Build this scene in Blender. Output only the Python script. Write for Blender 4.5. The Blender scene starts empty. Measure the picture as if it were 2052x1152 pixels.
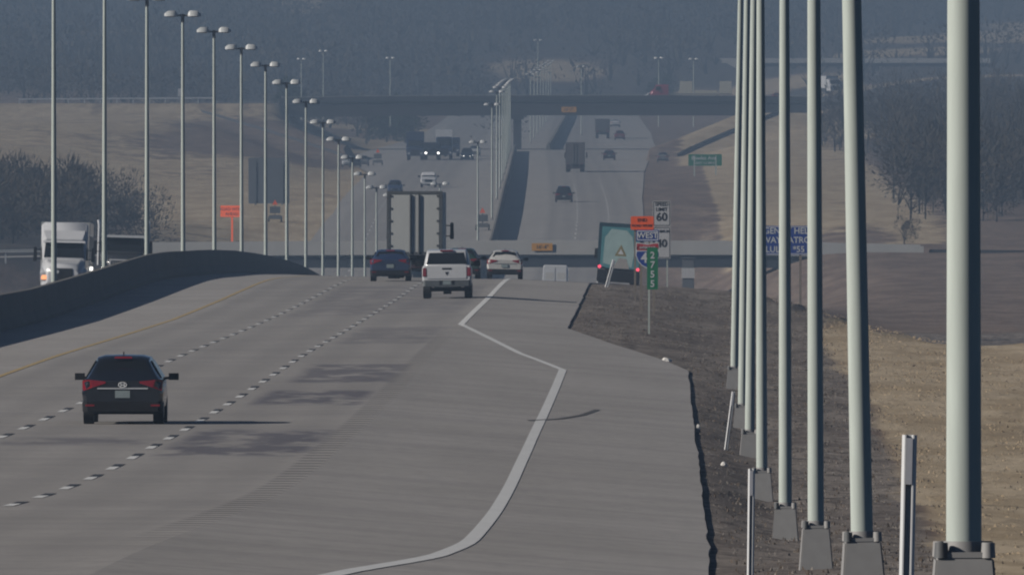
import bpy, bmesh, math, random
from mathutils import Vector, Matrix, noise
random.seed(7)
C = bpy.context.scene.collection
scene = bpy.context.scene

# ---------------------------------------------------------------- camera, world, sun, exposure
FOC = 33000.0            # focal length in pixels of the 2052 px wide photograph
cam_d = bpy.data.cameras.new('camera')
cam_d.sensor_width = 36.0
cam_d.lens = FOC / 2052 * 36
cam_d.clip_start = 5.0
cam_d.clip_end = 60000.0
cam = bpy.data.objects.new('camera', cam_d)
C.objects.link(cam)
cam.location = (0, 0, 0)
cam.rotation_euler = (math.radians(90) - math.atan(476 / FOC), 0, 0)
scene.camera = cam

SUN_ELEV, SUN_AZ = math.radians(24.5), math.radians(72)   # azimuth: from the viewing axis back over the left shoulder
sun_dir = Vector((-math.sin(SUN_AZ) * math.cos(SUN_ELEV), -math.cos(SUN_AZ) * math.cos(SUN_ELEV), math.sin(SUN_ELEV)))
world = bpy.data.worlds.new('World')
scene.world = world
world.use_nodes = True
wn = world.node_tree
bg = wn.nodes['Background']
sky = wn.nodes.new('ShaderNodeTexSky')
sky.sky_type = 'NISHITA'
sky.sun_disc = False
sky.air_density = 0.45; sky.dust_density = 0.0; sky.ozone_density = 1.5
sky.sun_elevation = SUN_ELEV
sky.sun_rotation = math.atan2(sun_dir.x, sun_dir.y)
wn.links.new(sky.outputs[0], bg.inputs[0])
bg.inputs[1].default_value = 0.05
sun_l = bpy.data.lights.new('sun', 'SUN')
sun_l.energy = 5.0
sun_l.angle = math.radians(0.5)
sun_l.color = (1.0, 0.93, 0.84)
sun = bpy.data.objects.new('sun', sun_l)
C.objects.link(sun)
sun.rotation_euler = sun_dir.to_track_quat('Z', 'Y').to_euler()
scene.view_settings.view_transform = 'Standard'
scene.view_settings.look = 'None'
scene.view_settings.gamma = 1
scene.view_settings.exposure = -0.14
scene.cycles.use_denoising = True
scene.cycles.volume_bounces = 0
scene.cycles.max_bounces = 6
scene.cycles.diffuse_bounces = 0
scene.cycles.filter_width = 2.1
scene.cycles.sample_clamp_indirect = 4

# ---------------------------------------------------------------- small maths
def table(pts):
    xs = [p[0] for p in pts]; ys = [p[1] for p in pts]; n = len(xs)
    d = [(ys[i+1]-ys[i])/(xs[i+1]-xs[i]) for i in range(n-1)]
    m = [d[0]] + [0 if d[i-1]*d[i] <= 0 else 2*d[i-1]*d[i]/(d[i-1]+d[i]) for i in range(1, n-1)] + [d[-1]]
    def f(x):
        if x <= xs[0]: return ys[0]
        if x >= xs[-1]: return ys[-1]
        i = 0
        while x > xs[i+1]: i += 1
        h = xs[i+1]-xs[i]; t = (x-xs[i])/h
        return ((1+2*t)*(1-t)**2*ys[i] + t*(1-t)**2*h*m[i] + t*t*(3-2*t)*ys[i+1] + t*t*(t-1)*h*m[i+1])
    return f
def lin(pts):
    def f(x):
        if x <= pts[0][0]: return pts[0][1]
        for a, b in zip(pts, pts[1:]):
            if x <= b[0]: return a[1] + (b[1]-a[1])*(x-a[0])/(b[0]-a[0])
        return pts[-1][1]
    return f
def sst(a, b, x):
    t = max(0, min(1, (x-a)/(b-a))); return t*t*(3-2*t)
def mix(a, b, t): return a + (b-a)*t

# ---------------------------------------------------------------- the highway's own frame: X across, D along
ZC = table([(-300,-1.2),(0,-1.9),(60,-2.7),(102,-3.4),(125,-4.2),(150,-4.98),(175,-5.64),(185,-5.80),(197,-5.99),(215,-6.32),(257,-7.1),(281,-7.48),(306,-7.77),(330,-7.97),(355,-8.18),
            (379,-8.34),(403,-8.49),(428,-8.62),(452,-8.74),(476,-8.86),(520,-9.15),(560,-9.42),(657,-10.0),(744,-10.45),(770,-10.7),
            (800,-11.1),(846,-11.72),(900,-12.55),(952,-13.35),(1013,-14.4),(1074,-15.6),(1135,-17.0),(1196,-18.6),(1257,-20.1),
            (1318,-21.8),(1379,-23.5),(1440,-25.1),(1500,-26.3),(1560,-26.8),(1620,-26.3),(1680,-25.0),(1740,-23.0),(1800,-20.9),
            (1860,-19.4),(1900,-18.8),(1970,-18.2),(2100,-17.9),(2400,-17.85),(2900,-18.3),(3050,-18.5),(3500,-17.6),(4000,-16.4),
            (4500,-13),(5000,-8.0),(6000,6.0)])
SLOPE = lin([(0,0.0),(300,0.0),(440,0.0),(600,0.022),(760,0.0),(900,-0.03),(1100,-0.03),(1400,0.0)])
def cen_raw(): 
    near = [(-300,-2.33),(0,0.0),(700,5.431),(1440,11.17)]
    return near
CTAB = table([(1440,11.17),(1560,13.4),(1620,15.8),(1720,18.9),(1800,20.2),(1900,20.9),(2000,21.2),(2350,21.9),(2900,22.65),(3050,22.9),(4000,27.0),(5000,33.0),(6000,38.0)])
def cen(D): return 0.007758*D if D <= 1440 else CTAB(D)
def bow(X): return X if X > -10 else X
def zr(X, D):
    z = ZC(D)
    s = SLOPE(D)
    if X < -23: z -= 1.7*min(1, (-23-X)/5)*sst(620, 820, D)*sst(1350, 1100, D)
    z += s*(max(X, -46)+10)
    if X > -6: z -= 0.08*(X+6)*sst(1000, 600, D)
    return z
def W(X, D, dz=0.0): return Vector((X+cen(D), D, zr(X, D)+dz))
def WX(x, D, z): return Vector((x, D, z))
def px(x, y, D): return Vector(((x-1026)*D/FOC, D, (100-y)*D/FOC))   # measuring aid: where a photographed point lies at distance D
XR_ = lin([(-300,.3),(80,.3),(150,.55),(190,.8),(250,1.05),(350,1.25),(485,1.42),(505,.66),(535,-.9),(570,-2.5),(780,-2.3),(850,-1.5),(930,.5),(1000,2.2),(1100,4.5),(1250,7),(1400,5),
          (1500,-2.5),(1600,-4.5),(1800,-6.1),(2000,-5.4),(2400,-2.75),(2800,1),(3050,4),(3500,5),(4000,4),(6000,4)])
def XR(D): return XR_(D)+(.035*noise.noise(Vector((D*.31, 4.2, 0)))+.03*noise.noise(Vector((D*.11, 9.2, 0))) if 100 < D < 1000 else 0)
XL = lin([(-300,-43),(1700,-43),(1900,-41.5),(2400,-43),(2700,-50),(3050,-49),(3400,-43),(6000,-43)])
POLE_Z = table([(-300,-1.6),(0,-2.2),(60,-2.9),(102,-3.7),(163,-5.42),(222,-7.0),(275,-8.21),(324,-8.87),(371,-9.2),(415,-9.56),(466,-9.6),(520,-9.95),(600,-10.4),(700,-10.9),(770,-11.25),(820,-12.0),(900,-15.5)])
GR = table([(700,-13),(850,-15.0),(900,-15.5),(1100,-18),(1500,-19.5),(1600,-18.9),(2000,-18.0),(2500,-15.9),(2900,-13.0),(3050,-12.2),(3300,-11.6),(4000,-6),(4500,-1),(5000,5),(6000,21),(8000,64),(12000,110)])
GL = table([(500,-11),(900,-13.6),(1200,-15.6),(1300,-16.8),(1500,-18.9),(1600,-19.3),(1800,-19.3),(2100,-17.6),(2500,-15.2),(2900,-12.4),(3050,-12.0),(3300,-11.4),(4000,-6),(4500,-1),(5000,5),(6000,21),(8000,64),(12000,110)])
PLAT = lin([(-50,770),(3.7,775),(5,765),(7.6,700),(9,648),(11,598),(12.6,585),(14,600),(17,630),(60,640)])
CAP = lin([(0,1.6),(200,2.0),(400,2.5),(500,1.7),(600,1.15),(700,.4),(800,-.8)])

def rows():
    r = [-300,-200,-100,-40]
    d = 0
    while d < 900: r.append(d); d += 5
    while d < 2000: r.append(d); d += 10
    while d < 4100: r.append(d); d += 20
    while d <= 6000: r.append(d); d += 100
    return r
R = rows()
def rows_between(a, b): return [a] + [d for d in R if a < d < b] + [b]

# ---------------------------------------------------------------- object helpers
def link(o): C.objects.link(o); return o
def tag(o, label=None, cat=None, group=None, kind=None):
    if label: o['label'] = label
    if cat: o['category'] = cat
    if group: o['group'] = group
    if kind: o['kind'] = kind
    return o
def empty(name, loc, rz=0.0, label=None, cat=None, group=None, ry=0.0):
    o = link(bpy.data.objects.new(name, None)); o.location = loc; o.rotation_euler = (0, ry, rz)
    o.empty_display_size = .2
    return tag(o, label, cat, group)
def kids(o): return [c for c in bpy.data.objects if c.parent == o]
def copy_tree(o, parent=None):
    c = link(o.copy()); c.parent = parent
    for ch in kids(o): copy_tree(ch, c)
    return c
class MB:
    """collects shapes that become one mesh object"""
    def __init__(s): s.v = []; s.f = []; s.uv = None
    def add(s, vs, fs):
        n = len(s.v); s.v += [tuple(v) for v in vs]; s.f += [tuple(i+n for i in f) for f in fs]; return s
    def box(s, x0, x1, y0, y1, z0, z1, tx=0.0, ty=0.0):
        """tx, ty: how far the top is drawn in"""
        return s.add([(x0,y0,z0),(x1,y0,z0),(x1,y1,z0),(x0,y1,z0),(x0+tx,y0+ty,z1),(x1-tx,y0+ty,z1),(x1-tx,y1-ty,z1),(x0+tx,y1-ty,z1)],
                     [(0,3,2,1),(4,5,6,7),(0,1,5,4),(1,2,6,5),(2,3,7,6),(3,0,4,7)])
    def cyl(s, p0, p1, r0, r1=None, n=12):
        r1 = r0 if r1 is None else r1
        p0 = Vector(p0); p1 = Vector(p1); q = (p1-p0).to_track_quat('Z', 'Y')
        vs = []
        for p, r in ((p0, r0), (p1, r1)):
            for i in range(n):
                a = 2*math.pi*i/n
                vs.append(p + q @ Vector((r*math.cos(a), r*math.sin(a), 0)))
        fs = [(i, (i+1)%n, n+(i+1)%n, n+i) for i in range(n)] + [tuple(reversed(range(n))), tuple(range(n, 2*n))]
        return s.add(vs, fs)
    def prism(s, pts, axis, a, b):
        """outline pts in the plane across AXIS ('x','y','z'), from a to b"""
        def P(p, t): return {'x': (t, p[0], p[1]), 'y': (p[0], t, p[1]), 'z': (p[0], p[1], t)}[axis]
        n = len(pts)
        return s.add([P(p, a) for p in pts] + [P(p, b) for p in pts],
                     [tuple(range(n)), tuple(reversed(range(n, 2*n)))] + [(i, n+i, n+(i+1)%n, (i+1)%n) for i in range(n)])
    def loft(s, rings, cap=True):
        n = len(rings[0]); vs = [p for r in rings for p in r]
        fs = [(k*n+i, k*n+(i+1)%n, (k+1)*n+(i+1)%n, (k+1)*n+i) for k in range(len(rings)-1) for i in range(n)]
        if cap: fs += [tuple(reversed(range(n))), tuple(range((len(rings)-1)*n, len(rings)*n))]
        return s.add(vs, fs)
    def build(s, name, m, parent=None, smooth=None, bevel=0.0):
        me = bpy.data.meshes.new(name); me.from_pydata(s.v, [], s.f); 
        bm = bmesh.new(); bm.from_mesh(me); bmesh.ops.recalc_face_normals(bm, faces=bm.faces)
        if bevel: bmesh.ops.bevel(bm, geom=[e for e in bm.edges if len(e.link_faces) == 2 and e.calc_face_angle(0) > .5], offset=bevel, segments=2, affect='EDGES', clamp_overlap=True)
        bm.to_mesh(me); bm.free()
        me.materials.append(m)
        if smooth is not None:
            for p in me.polygons: p.use_smooth = True
            me.set_sharp_from_angle(angle=math.radians(smooth))
        o = link(bpy.data.objects.new(name, me)); o.parent = parent
        return o

# ---------------------------------------------------------------- materials
def mat(name, col, rough=.6, metal=0.0, var=0.0, scale=3.0, emit=None, bump=0.0, spec=.5, coat=0.0, streak=None):
    """procedural: a base colour that a noise (and optional streaks) breaks up, roughness broken up too"""
    m = bpy.data.materials.new(name); m.use_nodes = True
    n = m.node_tree.nodes; l = m.node_tree.links; b = n['Principled BSDF']
    b.inputs['Roughness'].default_value = rough; b.inputs['Metallic'].default_value = metal
    b.inputs['Specular IOR Level'].default_value = spec
    if coat: b.inputs['Coat Weight'].default_value = coat; b.inputs['Coat Roughness'].default_value = .06
    co = n.new('ShaderNodeTexCoord')
    nz = n.new('ShaderNodeTexNoise'); nz.inputs['Scale'].default_value = scale; nz.inputs['Detail'].default_value = 6
    src = co.outputs['Object']
    if streak:
        mp = n.new('ShaderNodeMapping'); mp.inputs['Scale'].default_value = streak
        l.new(src, mp.inputs[0]); src = mp.outputs[0]
    l.new(src, nz.inputs[0])
    mx = n.new('ShaderNodeMix'); mx.data_type = 'RGBA'
    lo = [max(0, c*(1-var)) for c in col[:3]]; hi = [min(1, c*(1+var)) for c in col[:3]]
    mx.inputs[6].default_value = (*lo, 1); mx.inputs[7].default_value = (*hi, 1)
    l.new(nz.outputs['Fac'], mx.inputs[0]); l.new(mx.outputs[2], b.inputs['Base Color'])
    if bump:
        bp = n.new('ShaderNodeBump'); bp.inputs['Strength'].default_value = bump; bp.inputs['Distance'].default_value = .05
        l.new(nz.outputs['Fac'], bp.inputs['Height']); l.new(bp.outputs[0], b.inputs['Normal'])
    if emit:
        b.inputs['Emission Color'].default_value = (*emit[:3], 1); b.inputs['Emission Strength'].default_value = emit[3]
    return m

def nodes_of(m): return m.node_tree.nodes, m.node_tree.links
def mth(n, l, op, a, b=None, c=None):
    x = n.new('ShaderNodeMath'); x.operation = op
    for i, v in enumerate((a, b, c)):
        if v is None: continue
        if isinstance(v, (int, float)): x.inputs[i].default_value = v
        else: l.new(v, x.inputs[i])
    return x.outputs[0]
def soft(n, l, v, a, b):
    x = n.new('ShaderNodeMapRange'); x.interpolation_type = 'SMOOTHSTEP'
    l.new(v, x.inputs[0]); x.inputs[1].default_value = a; x.inputs[2].default_value = b
    return x.outputs[0]
def noise_n(n, l, vec, scale, detail=5, sc=None, rough=.55):
    if sc:
        mp = n.new('ShaderNodeMapping'); mp.inputs['Scale'].default_value = sc; l.new(vec, mp.inputs[0]); vec = mp.outputs[0]
    x = n.new('ShaderNodeTexNoise'); x.inputs['Scale'].default_value = scale; x.inputs['Detail'].default_value = detail; x.inputs['Roughness'].default_value = rough
    l.new(vec, x.inputs[0]); return x.outputs['Fac']
def mixc(n, l, f, a, b, mode='MIX'):
    x = n.new('ShaderNodeMix'); x.data_type = 'RGBA'; x.blend_type = mode
    for i, v in ((0, f), (6, a), (7, b)):
        if isinstance(v, (int, float)): x.inputs[i].default_value = v
        elif isinstance(v, tuple): x.inputs[i].default_value = (*v, 1)
        else: l.new(v, x.inputs[i])
    return x.outputs[2]

def road_material():
    m = bpy.data.materials.new('worn_concrete_pavement'); m.use_nodes = True
    n, l = nodes_of(m); b = n['Principled BSDF']
    uv = n.new('ShaderNodeUVMap'); uv.uv_map = 'UVMap'
    sp = n.new('ShaderNodeSeparateXYZ'); l.new(uv.outputs[0], sp.inputs[0]); U, V = sp.outputs[0], sp.outputs[1]
    broad = noise_n(n, l, uv.outputs[0], 1.0, 6, (.25, .035, 1))
    bands = noise_n(n, l, uv.outputs[0], 1.0, 4, (.05, .21, 1))
    fine = noise_n(n, l, uv.outputs[0], 1.0, 8, (3, 1.2, 1), .7)
    c = mixc(n, l, soft(n, l, broad, .3, .7), (.35, .33, .308), (.405, .382, .36))
    c = mixc(n, l, mth(n, l, 'MULTIPLY', soft(n, l, bands, .42, .62), .26), c, (.22, .205, .205))
    c = mixc(n, l, mth(n, l, 'MULTIPLY', soft(n, l, fine, .42, .68), .38), c, (.20, .195, .19))
    # traffic-darkened lanes, darker still in the wheel tracks
    lanes = mth(n, l, 'MULTIPLY', soft(n, l, U, -17.2, -16.2), soft(n, l, U, -4.6, -7.6))
    lanes2 = mth(n, l, 'MULTIPLY', soft(n, l, U, -40.2, -39.2), soft(n, l, U, -29, -30))
    lanes = mth(n, l, 'MAXIMUM', lanes, lanes2)
    w = mth(n, l, 'COSINE', mth(n, l, 'MULTIPLY', mth(n, l, 'ADD', U, 6.1), 2*math.pi/1.83))
    trk = mth(n, l, 'MULTIPLY', lanes, mth(n, l, 'MULTIPLY_ADD', w, -.09, .36))
    c = mixc(n, l, trk, c, (.185, .177, .172))
    # asphalt patches in the right lane, with ragged outline
    rag = noise_n(n, l, uv.outputs[0], 1.0, 5, (.9, .16, 1), .6)
    def patch(u0, u1, v0, v1, amt, c):
        k = mth(n, l, 'MULTIPLY', soft(n, l, U, u0, u0+.5), soft(n, l, U, u1, u1-.5))
        k = mth(n, l, 'MULTIPLY', k, mth(n, l, 'MULTIPLY', soft(n, l, V, v0, v0+5), soft(n, l, V, v1, v1-5)))
        k = mth(n, l, 'MULTIPLY', k, soft(n, l, rag, .36, .55))
        return mixc(n, l, mth(n, l, 'MULTIPLY', k, amt), c, (.105, .10, .118))
    for p in ((-9.7,-6.3,318,357,.85),(-9.5,-6.4,388,416,.85),(-9.3,-6.2,424,462,.75),(-13.3,-9.9,332,346,.6),(-9.6,-6.3,505,560,.4),(-13.2,-6.4,600,720,.35)): c = patch(*p, c)
    # milled rumble strip along the old lane edge
    rs = mth(n, l, 'MULTIPLY', soft(n, l, U, -6.6, -6.45), soft(n, l, U, -5.95, -6.05))
    rs = mth(n, l, 'MULTIPLY', rs, mth(n, l, 'MULTIPLY', soft(n, l, V, 195, 240), soft(n, l, V, 600, 500)))
    rs = mth(n, l, 'MULTIPLY', rs, mth(n, l, 'LESS_THAN', mth(n, l, 'FRACT', mth(n, l, 'DIVIDE', V, 3.05)), .42))
    c = mixc(n, l, mth(n, l, 'MULTIPLY', rs, .6), c, (.07, .067, .066))
    # sawn joints: one across every 4.6 m, one along each lane line
    jt = mth(n, l, 'LESS_THAN', mth(n, l, 'FRACT', mth(n, l, 'DIVIDE', V, 4.6)), .02)
    c = mixc(n, l, mth(n, l, 'MULTIPLY', jt, .5), c, (.12, .115, .11))
    l.new(c, b.inputs['Base Color'])
    b.inputs['Roughness'].default_value = .8; b.inputs['Specular IOR Level'].default_value = .25
    return m
M_ROAD = road_material()

def ground_material():
    m = bpy.data.materials.new('winter_verge_and_grass'); m.use_nodes = True
    n, l = nodes_of(m); b = n['Principled BSDF']
    co = n.new('ShaderNodeTexCoord').outputs['Object']
    at = n.new('ShaderNodeAttribute'); at.attribute_name = 'zone'
    sp = n.new('ShaderNodeSeparateColor'); l.new(at.outputs['Color'], sp.inputs[0])
    G, T, K = sp.outputs[0], sp.outputs[1], sp.outputs[2]
    f1 = noise_n(n, l, co, 1.0, 8, (2.2, .45, 2), .72)
    f2 = noise_n(n, l, co, 1.0, 6, (.35, .06, .35), .62)
    f3 = noise_n(n, l, co, 1.0, 6, (.045, .008, .1), .6)
    speck = noise_n(n, l, co, 1.0, 2, (5.5, 1.1, 5), .5)
    # base: dull brown scrub grass
    base = mixc(n, l, soft(n, l, f2, .36, .64), (.165, .122, .10), (.25, .192, .154))
    base = mixc(n, l, mth(n, l, 'MULTIPLY', soft(n, l, f1, .42, .72), .6), base, (.075, .062, .055))
    # gravel and thin dirt
    grav = mixc(n, l, soft(n, l, f2, .38, .62), (.17, .146, .13), (.26, .228, .20))
    grav = mixc(n, l, soft(n, l, f1, .44, .66), grav, (.085, .073, .065))
    grav = mixc(n, l, soft(n, l, speck, .69, .72), grav, (.42, .40, .37))
    # pale dry grass
    tan = mixc(n, l, soft(n, l, f2, .38, .66), (.37, .29, .19), (.50, .41, .29))
    tan = mixc(n, l, mth(n, l, 'MULTIPLY', soft(n, l, f1, .5, .72), .55), tan, (.12, .095, .072))
    tan = mixc(n, l, mth(n, l, 'MULTIPLY', soft(n, l, f3, .55, .72), .5), tan, (.16, .12, .09))
    wob = mth(n, l, 'MULTIPLY_ADD', f2, 1.1, -.55)
    c = mixc(n, l, soft(n, l, mth(n, l, 'ADD', G, wob), .35, .65), base, grav)
    c = mixc(n, l, soft(n, l, mth(n, l, 'ADD', T, wob), .3, .7), c, tan)
    dk = mixc(n, l, soft(n, l, f2, .35, .65), (.05, .045, .042), (.095, .083, .072))
    c = mixc(n, l, soft(n, l, mth(n, l, 'ADD', K, wob), .3, .7), c, dk)
    l.new(c, b.inputs['Base Color']); b.inputs['Roughness'].default_value = .95; b.inputs['Specular IOR Level'].default_value = .1
    bp = n.new('ShaderNodeBump'); bp.inputs['Strength'].default_value = .6; bp.inputs['Distance'].default_value = .15
    l.new(f1, bp.inputs['Height']); l.new(bp.outputs[0], b.inputs['Normal'])
    return m
M_GROUND = ground_material()

# ---------------------------------------------------------------- ground
def RAMP(t, D, a, b):      # slip roads up to the far bridge: (distance, world x, height) at both ends
    u = (D-a[0])/(b[0]-a[0])
    return None if u < 0 or u > 1 else (mix(a[1], b[1], u), mix(a[2], b[2], u**.9))
RAMPS = [((2640,-26.5,-17.3),(3036,-58,-11.2)), ((2690,27,-17.3),(3036,50,-11.2))]
def fbm(x, y, s): return noise.fractal(Vector((x/s, y/s, 3.3)), 1.0, 2.0, 4)
def ground_z(X, D):
    xr, xl = XR(D), XL(D); x = X+cen(D)
    if X > xr-.01:
        e = mix(zr(xr, D)-.05, GR(D), sst(4000, 5000, D))
        # verge of the near rise: falls to the lamp row, flat, then up a low bank
        if D < 900:
            a = lin([(150,1.9),(224,2.2),(336,2.4),(430,2.6),(484,2.7)])(D)
            p = POLE_Z(D)
            z = mix(e, p, max(0, min(1, (X-xr)/(a-xr)))**1.35) if X < a else p
            if X > 3.7:
                z -= .035*(min(X, 14)-3.7)-.10*max(0, min(X, 20)-14)
                over = D-PLAT(X)
                if over > 0: z -= min(.045*over*min(1, over/30), 5)
            z += fbm(x*1.6, D*.8, 3)*.09*sst(0, 1.2, X-xr)
            near = z
        if D > 780:
            w = 14+8*sst(1300, 1500, D)+60*sst(3080, 3500, D)
            z = mix(e, GR(D), sst(0, w, X-xr))
            z += fbm(x, D*.4, 40)*1.2*sst(20, 70, X-xr)
            z += 5*sst(45, 110, X)*sst(1650, 2100, D)*sst(3100, 2500, D)
            if D < 900: z = mix(near, z, sst(780, 900, D))
    elif X < xl+.01:
        e = mix(zr(xl, D)-.13, GL(D), sst(4000, 5000, D))
        z = mix(e, min(GL(D), 99), sst(0, 20+60*sst(3080, 3500, D)+34*sst(950, 1100, D)*sst(1640, 1540, D), xl-X)) if D > 700 else e-.1*min(40, xl-X)
        z += fbm(x, D*.4, 40)*1.3*sst(20, 80, xl-X)
        z += 2.5*sst(15, 60, -X-45)*sst(1700, 2050, D)*sst(3000, 2500, D)
    else: z = mix(zr(X, D)-.4, GR(D), sst(4000, 5000, D))
    if 3010 < D < 3090 and (x < -42 or x > 56): z = max(z, mix(z, -9.95, sst(3010, 3034, D)*sst(3090, 3066, D)))
    for a, b in RAMPS:
        r = RAMP(0, D, a, b)
        if r and abs(x-r[0]) < 16 and not (xl < X < xr): z = mix(r[1]-.12, z, sst(5, 16, abs(x-r[0])))
    if D > 4100: z += fbm(x, D*.5, 160)*7*sst(4400, 5600, D)
    return z

TAN = [(6,4560,13,110),(14,4480,6,60),(-70,5540,11,170),(-121,5130,9,110),(112,4550,28,120),(140,4850,34,150),(165,5150,34,150),(190,5450,30,120),(60,4230,28,90),(95,3960,30,70),(-30,3560,45,60),(-60,6400,9,90)]
def zone(X, D):
    x = X+cen(D); xr = XR(D); G = T = K = 0.0
    if X > xr-1 and D < 1000:
        b = lin([(100,2.6),(130,3.0),(300,5.2),(450,6.2),(600,6.4),(760,9)])(D)
        T = sst(b-.9, b+1.1, X)*sst(800, 640, D); G = 1-T
        G *= sst(1000, 820, D)
    if D >= 1000 and D < 3300:
        if X > xr:
            T = sst(1580, 1800, D)*sst(2, 8, X-xr)*(1-.8*sst(32, 50, x-(D-1900)*.012))*.95
            K = sst(44, 60, x)*sst(1750, 2000, D)*.7
            if D > 1560 and D < 2500 and X-xr < 9: T *= .3
            tr = abs(x-lin([(1600,40),(1800,43),(2000,45.5),(2300,47),(2600,53),(2850,58)])(D)-fbm(x, D*.1, 20)*2)
            if D > 1600: t = sst(3.4, 1.6, tr)*.9; T = max(T, t); K *= 1-t
        if X < XL(D):
            T = sst(1600, 1700, D)*(.62+.5*sst(-.2, .35, fbm(x, D*.12, 18)))
            T *= 1-.8*sst(2300, 2500, D)*sst(3000, 2900, D)*sst(-62, -50, x)*sst(-20, -28, x)
            if D < 1600: T = .1
            K = sst(-36, -52, x)*sst(1960, 1800, D)*sst(1580, 1620, D); T *= 1-K
    if D >= 3060:
        K = .85*sst(3300, 3900, D)
        if -42 < x < 60 and D < 4200: K = 0
        for cx, cy, rx, ry in TAN:
            q = ((x-cx)/rx)**2+((D-cy)/ry)**2+fbm(x, D*.1, 7)*.5
            if q < 1.4: t = sst(1.4, .7, q); T = max(T, t); K *= 1-t
    return G, T, K
def build_ground():
    offs = [0,.05,.15,.35,.6,.9,1.3,1.8,2.4,3,3.6,4.2,4.8,5.5,6.3,7.2,8.2,9.4,10.8,12.5,14.5,17,20,24,29,35,42,50,60,72,86,105,130,165,220,320,500,900,1700,3000]
    DR = R + list(range(6100, 7801, 100))
    vs = []; zs = []
    for D in DR:
        xr, xl = XR(D), XL(D)
        cols = [xl-o for o in reversed(offs)]+[xl+.6, -33, -23, -12, xr-.6]+[xr+o for o in offs]
        for X in cols:
            vs.append((X+cen(min(D, 6000)), D, ground_z(X, D))); zs.append(zone(X, D))
    nc = 2*len(offs)+5
    fs = [(j*nc+i, j*nc+i+1, (j+1)*nc+i+1, (j+1)*nc+i) for j in range(len(DR)-1) for i in range(nc-1)]
    me = bpy.data.meshes.new('ground'); me.from_pydata(vs, [], fs); me.materials.append(M_GROUND)
    ca = me.color_attributes.new('zone', 'FLOAT_COLOR', 'POINT')
    for i, z in enumerate(zs): ca.data[i].color = (*z, 1)
    for p in me.polygons: p.use_smooth = True
    return tag(link(bpy.data.objects.new('ground', me)), kind='structure')
build_ground()

# ---------------------------------------------------------------- pavement and paint, all in (X, D)
def strip(name, m, segs, dz, kind='structure', skirt=False):
    """segs: list of row lists [(D, x0, x1), ...]; each a ribbon lying dz above the road plane"""
    vs = []; fs = []; uv = []
    for s in segs:
        n0 = len(vs)
        for D, xs in s:
            for X in xs: vs.append(W(X, D, dz)); uv.append((X, D))
            if skirt: vs.append(W(xs[-1], D, dz-.5)); uv.append((xs[-1], D))
        nc = len(s[0][1])+(1 if skirt else 0)
        for j in range(len(s)-1):
            for i in range(nc-1): a = n0+j*nc+i; fs.append((a, a+1, a+nc+1, a+nc))
    me = bpy.data.meshes.new(name); me.from_pydata(vs, [], fs); me.materials.append(m)
    ul = me.uv_layers.new(name='UVMap')
    for lp in me.loops: ul.data[lp.index].uv = uv[lp.vertex_index]
    o = link(bpy.data.objects.new(name, me))
    return tag(o, kind=kind)
def lerp_xs(a, b, n): return [a+(b-a)*i/n for i in range(n+1)]
strip('road', M_ROAD, [[(D, sorted([XL(D), -40, -33, -28, -23, -19, -16, -13, -10, -6, min(XR(D)-.3, -2.5), XR(D)]) if XR(D) > -5.5 else [XL(D), -40, -33, -28, -23, -19, -16, -13, -10, -9, -7, XR(D)]) for D in R]], 0, skirt=True)

M_WHITE = mat('white_road_paint', (.72, .72, .70), .6, var=.18, scale=1.4)
M_YELLOW = mat('yellow_road_paint', (.46, .34, .15), .6, var=.2, scale=1.4)
M_BLACKP = mat('black_contrast_tape', (.035, .035, .038), .6, var=.3, scale=1.4)
def line_seg(a, b, x, w): return [(D, [x(D)-w, x(D)+w]) for D in rows_between(a, b)]
white = []; black = []
for base in (-13.35, -9.8, -32.6, -36.3):
    k = 257.0-12.2*20 + (2 if base == -13.35 else 0)
    while k < 2200:
        if k > 60 and not 1380 < k < 1640:
            white.append(line_seg(k-1.6, k+1.7, lambda D: base, .085))
            if base > -20 and k < 1000: black.append(line_seg(k+1.75, k+4.9, lambda D: base, .095))
        k += 12.2
EDGE_ = table([(150,-5.2),(175,-4.2),(195,-3.4),(205,-2.95),(216,-2.6),(235,-2.4),(286,-2.40)])
def EDGE(D): return EDGE_(D) if D < 286 else EDGE2(D)
EDGE2 = lin([(286,-2.40),(362,-2.36),(468,-2.19),(495,-3.6),(562,-6.1),(4000,-6.1)])
white.append([(D, [EDGE(D)-.11, EDGE(D)+.11]) for D in sorted(set(rows_between(150, 780)+[170,180,195,205,213,468,495,562]))])
white.append(line_seg(60, 1300, lambda D: -40.1, .09))
strip('white_lane_markings', M_WHITE, white, .008)
strip('black_contrast_markings', M_BLACKP, black, .006)
strip('yellow_edge_lines', M_YELLOW, [line_seg(60, 1500, lambda D: -17.0, .08), line_seg(60, 1500, lambda D: -28.9, .08)], .008)
# skid mark curving off the edge line
M_SKID = mat('tyre_rubber_mark', (.085, .083, .082), .8, var=.3, scale=2)
sk = lin([(384,-2.6),(390,-1.9),(398,-1.4),(408,-1.05)])
strip('skid_mark', M_SKID, [[(D, [sk(D)-.07, sk(D)+.07]) for D in range(384, 409, 2)]], .01)

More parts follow.
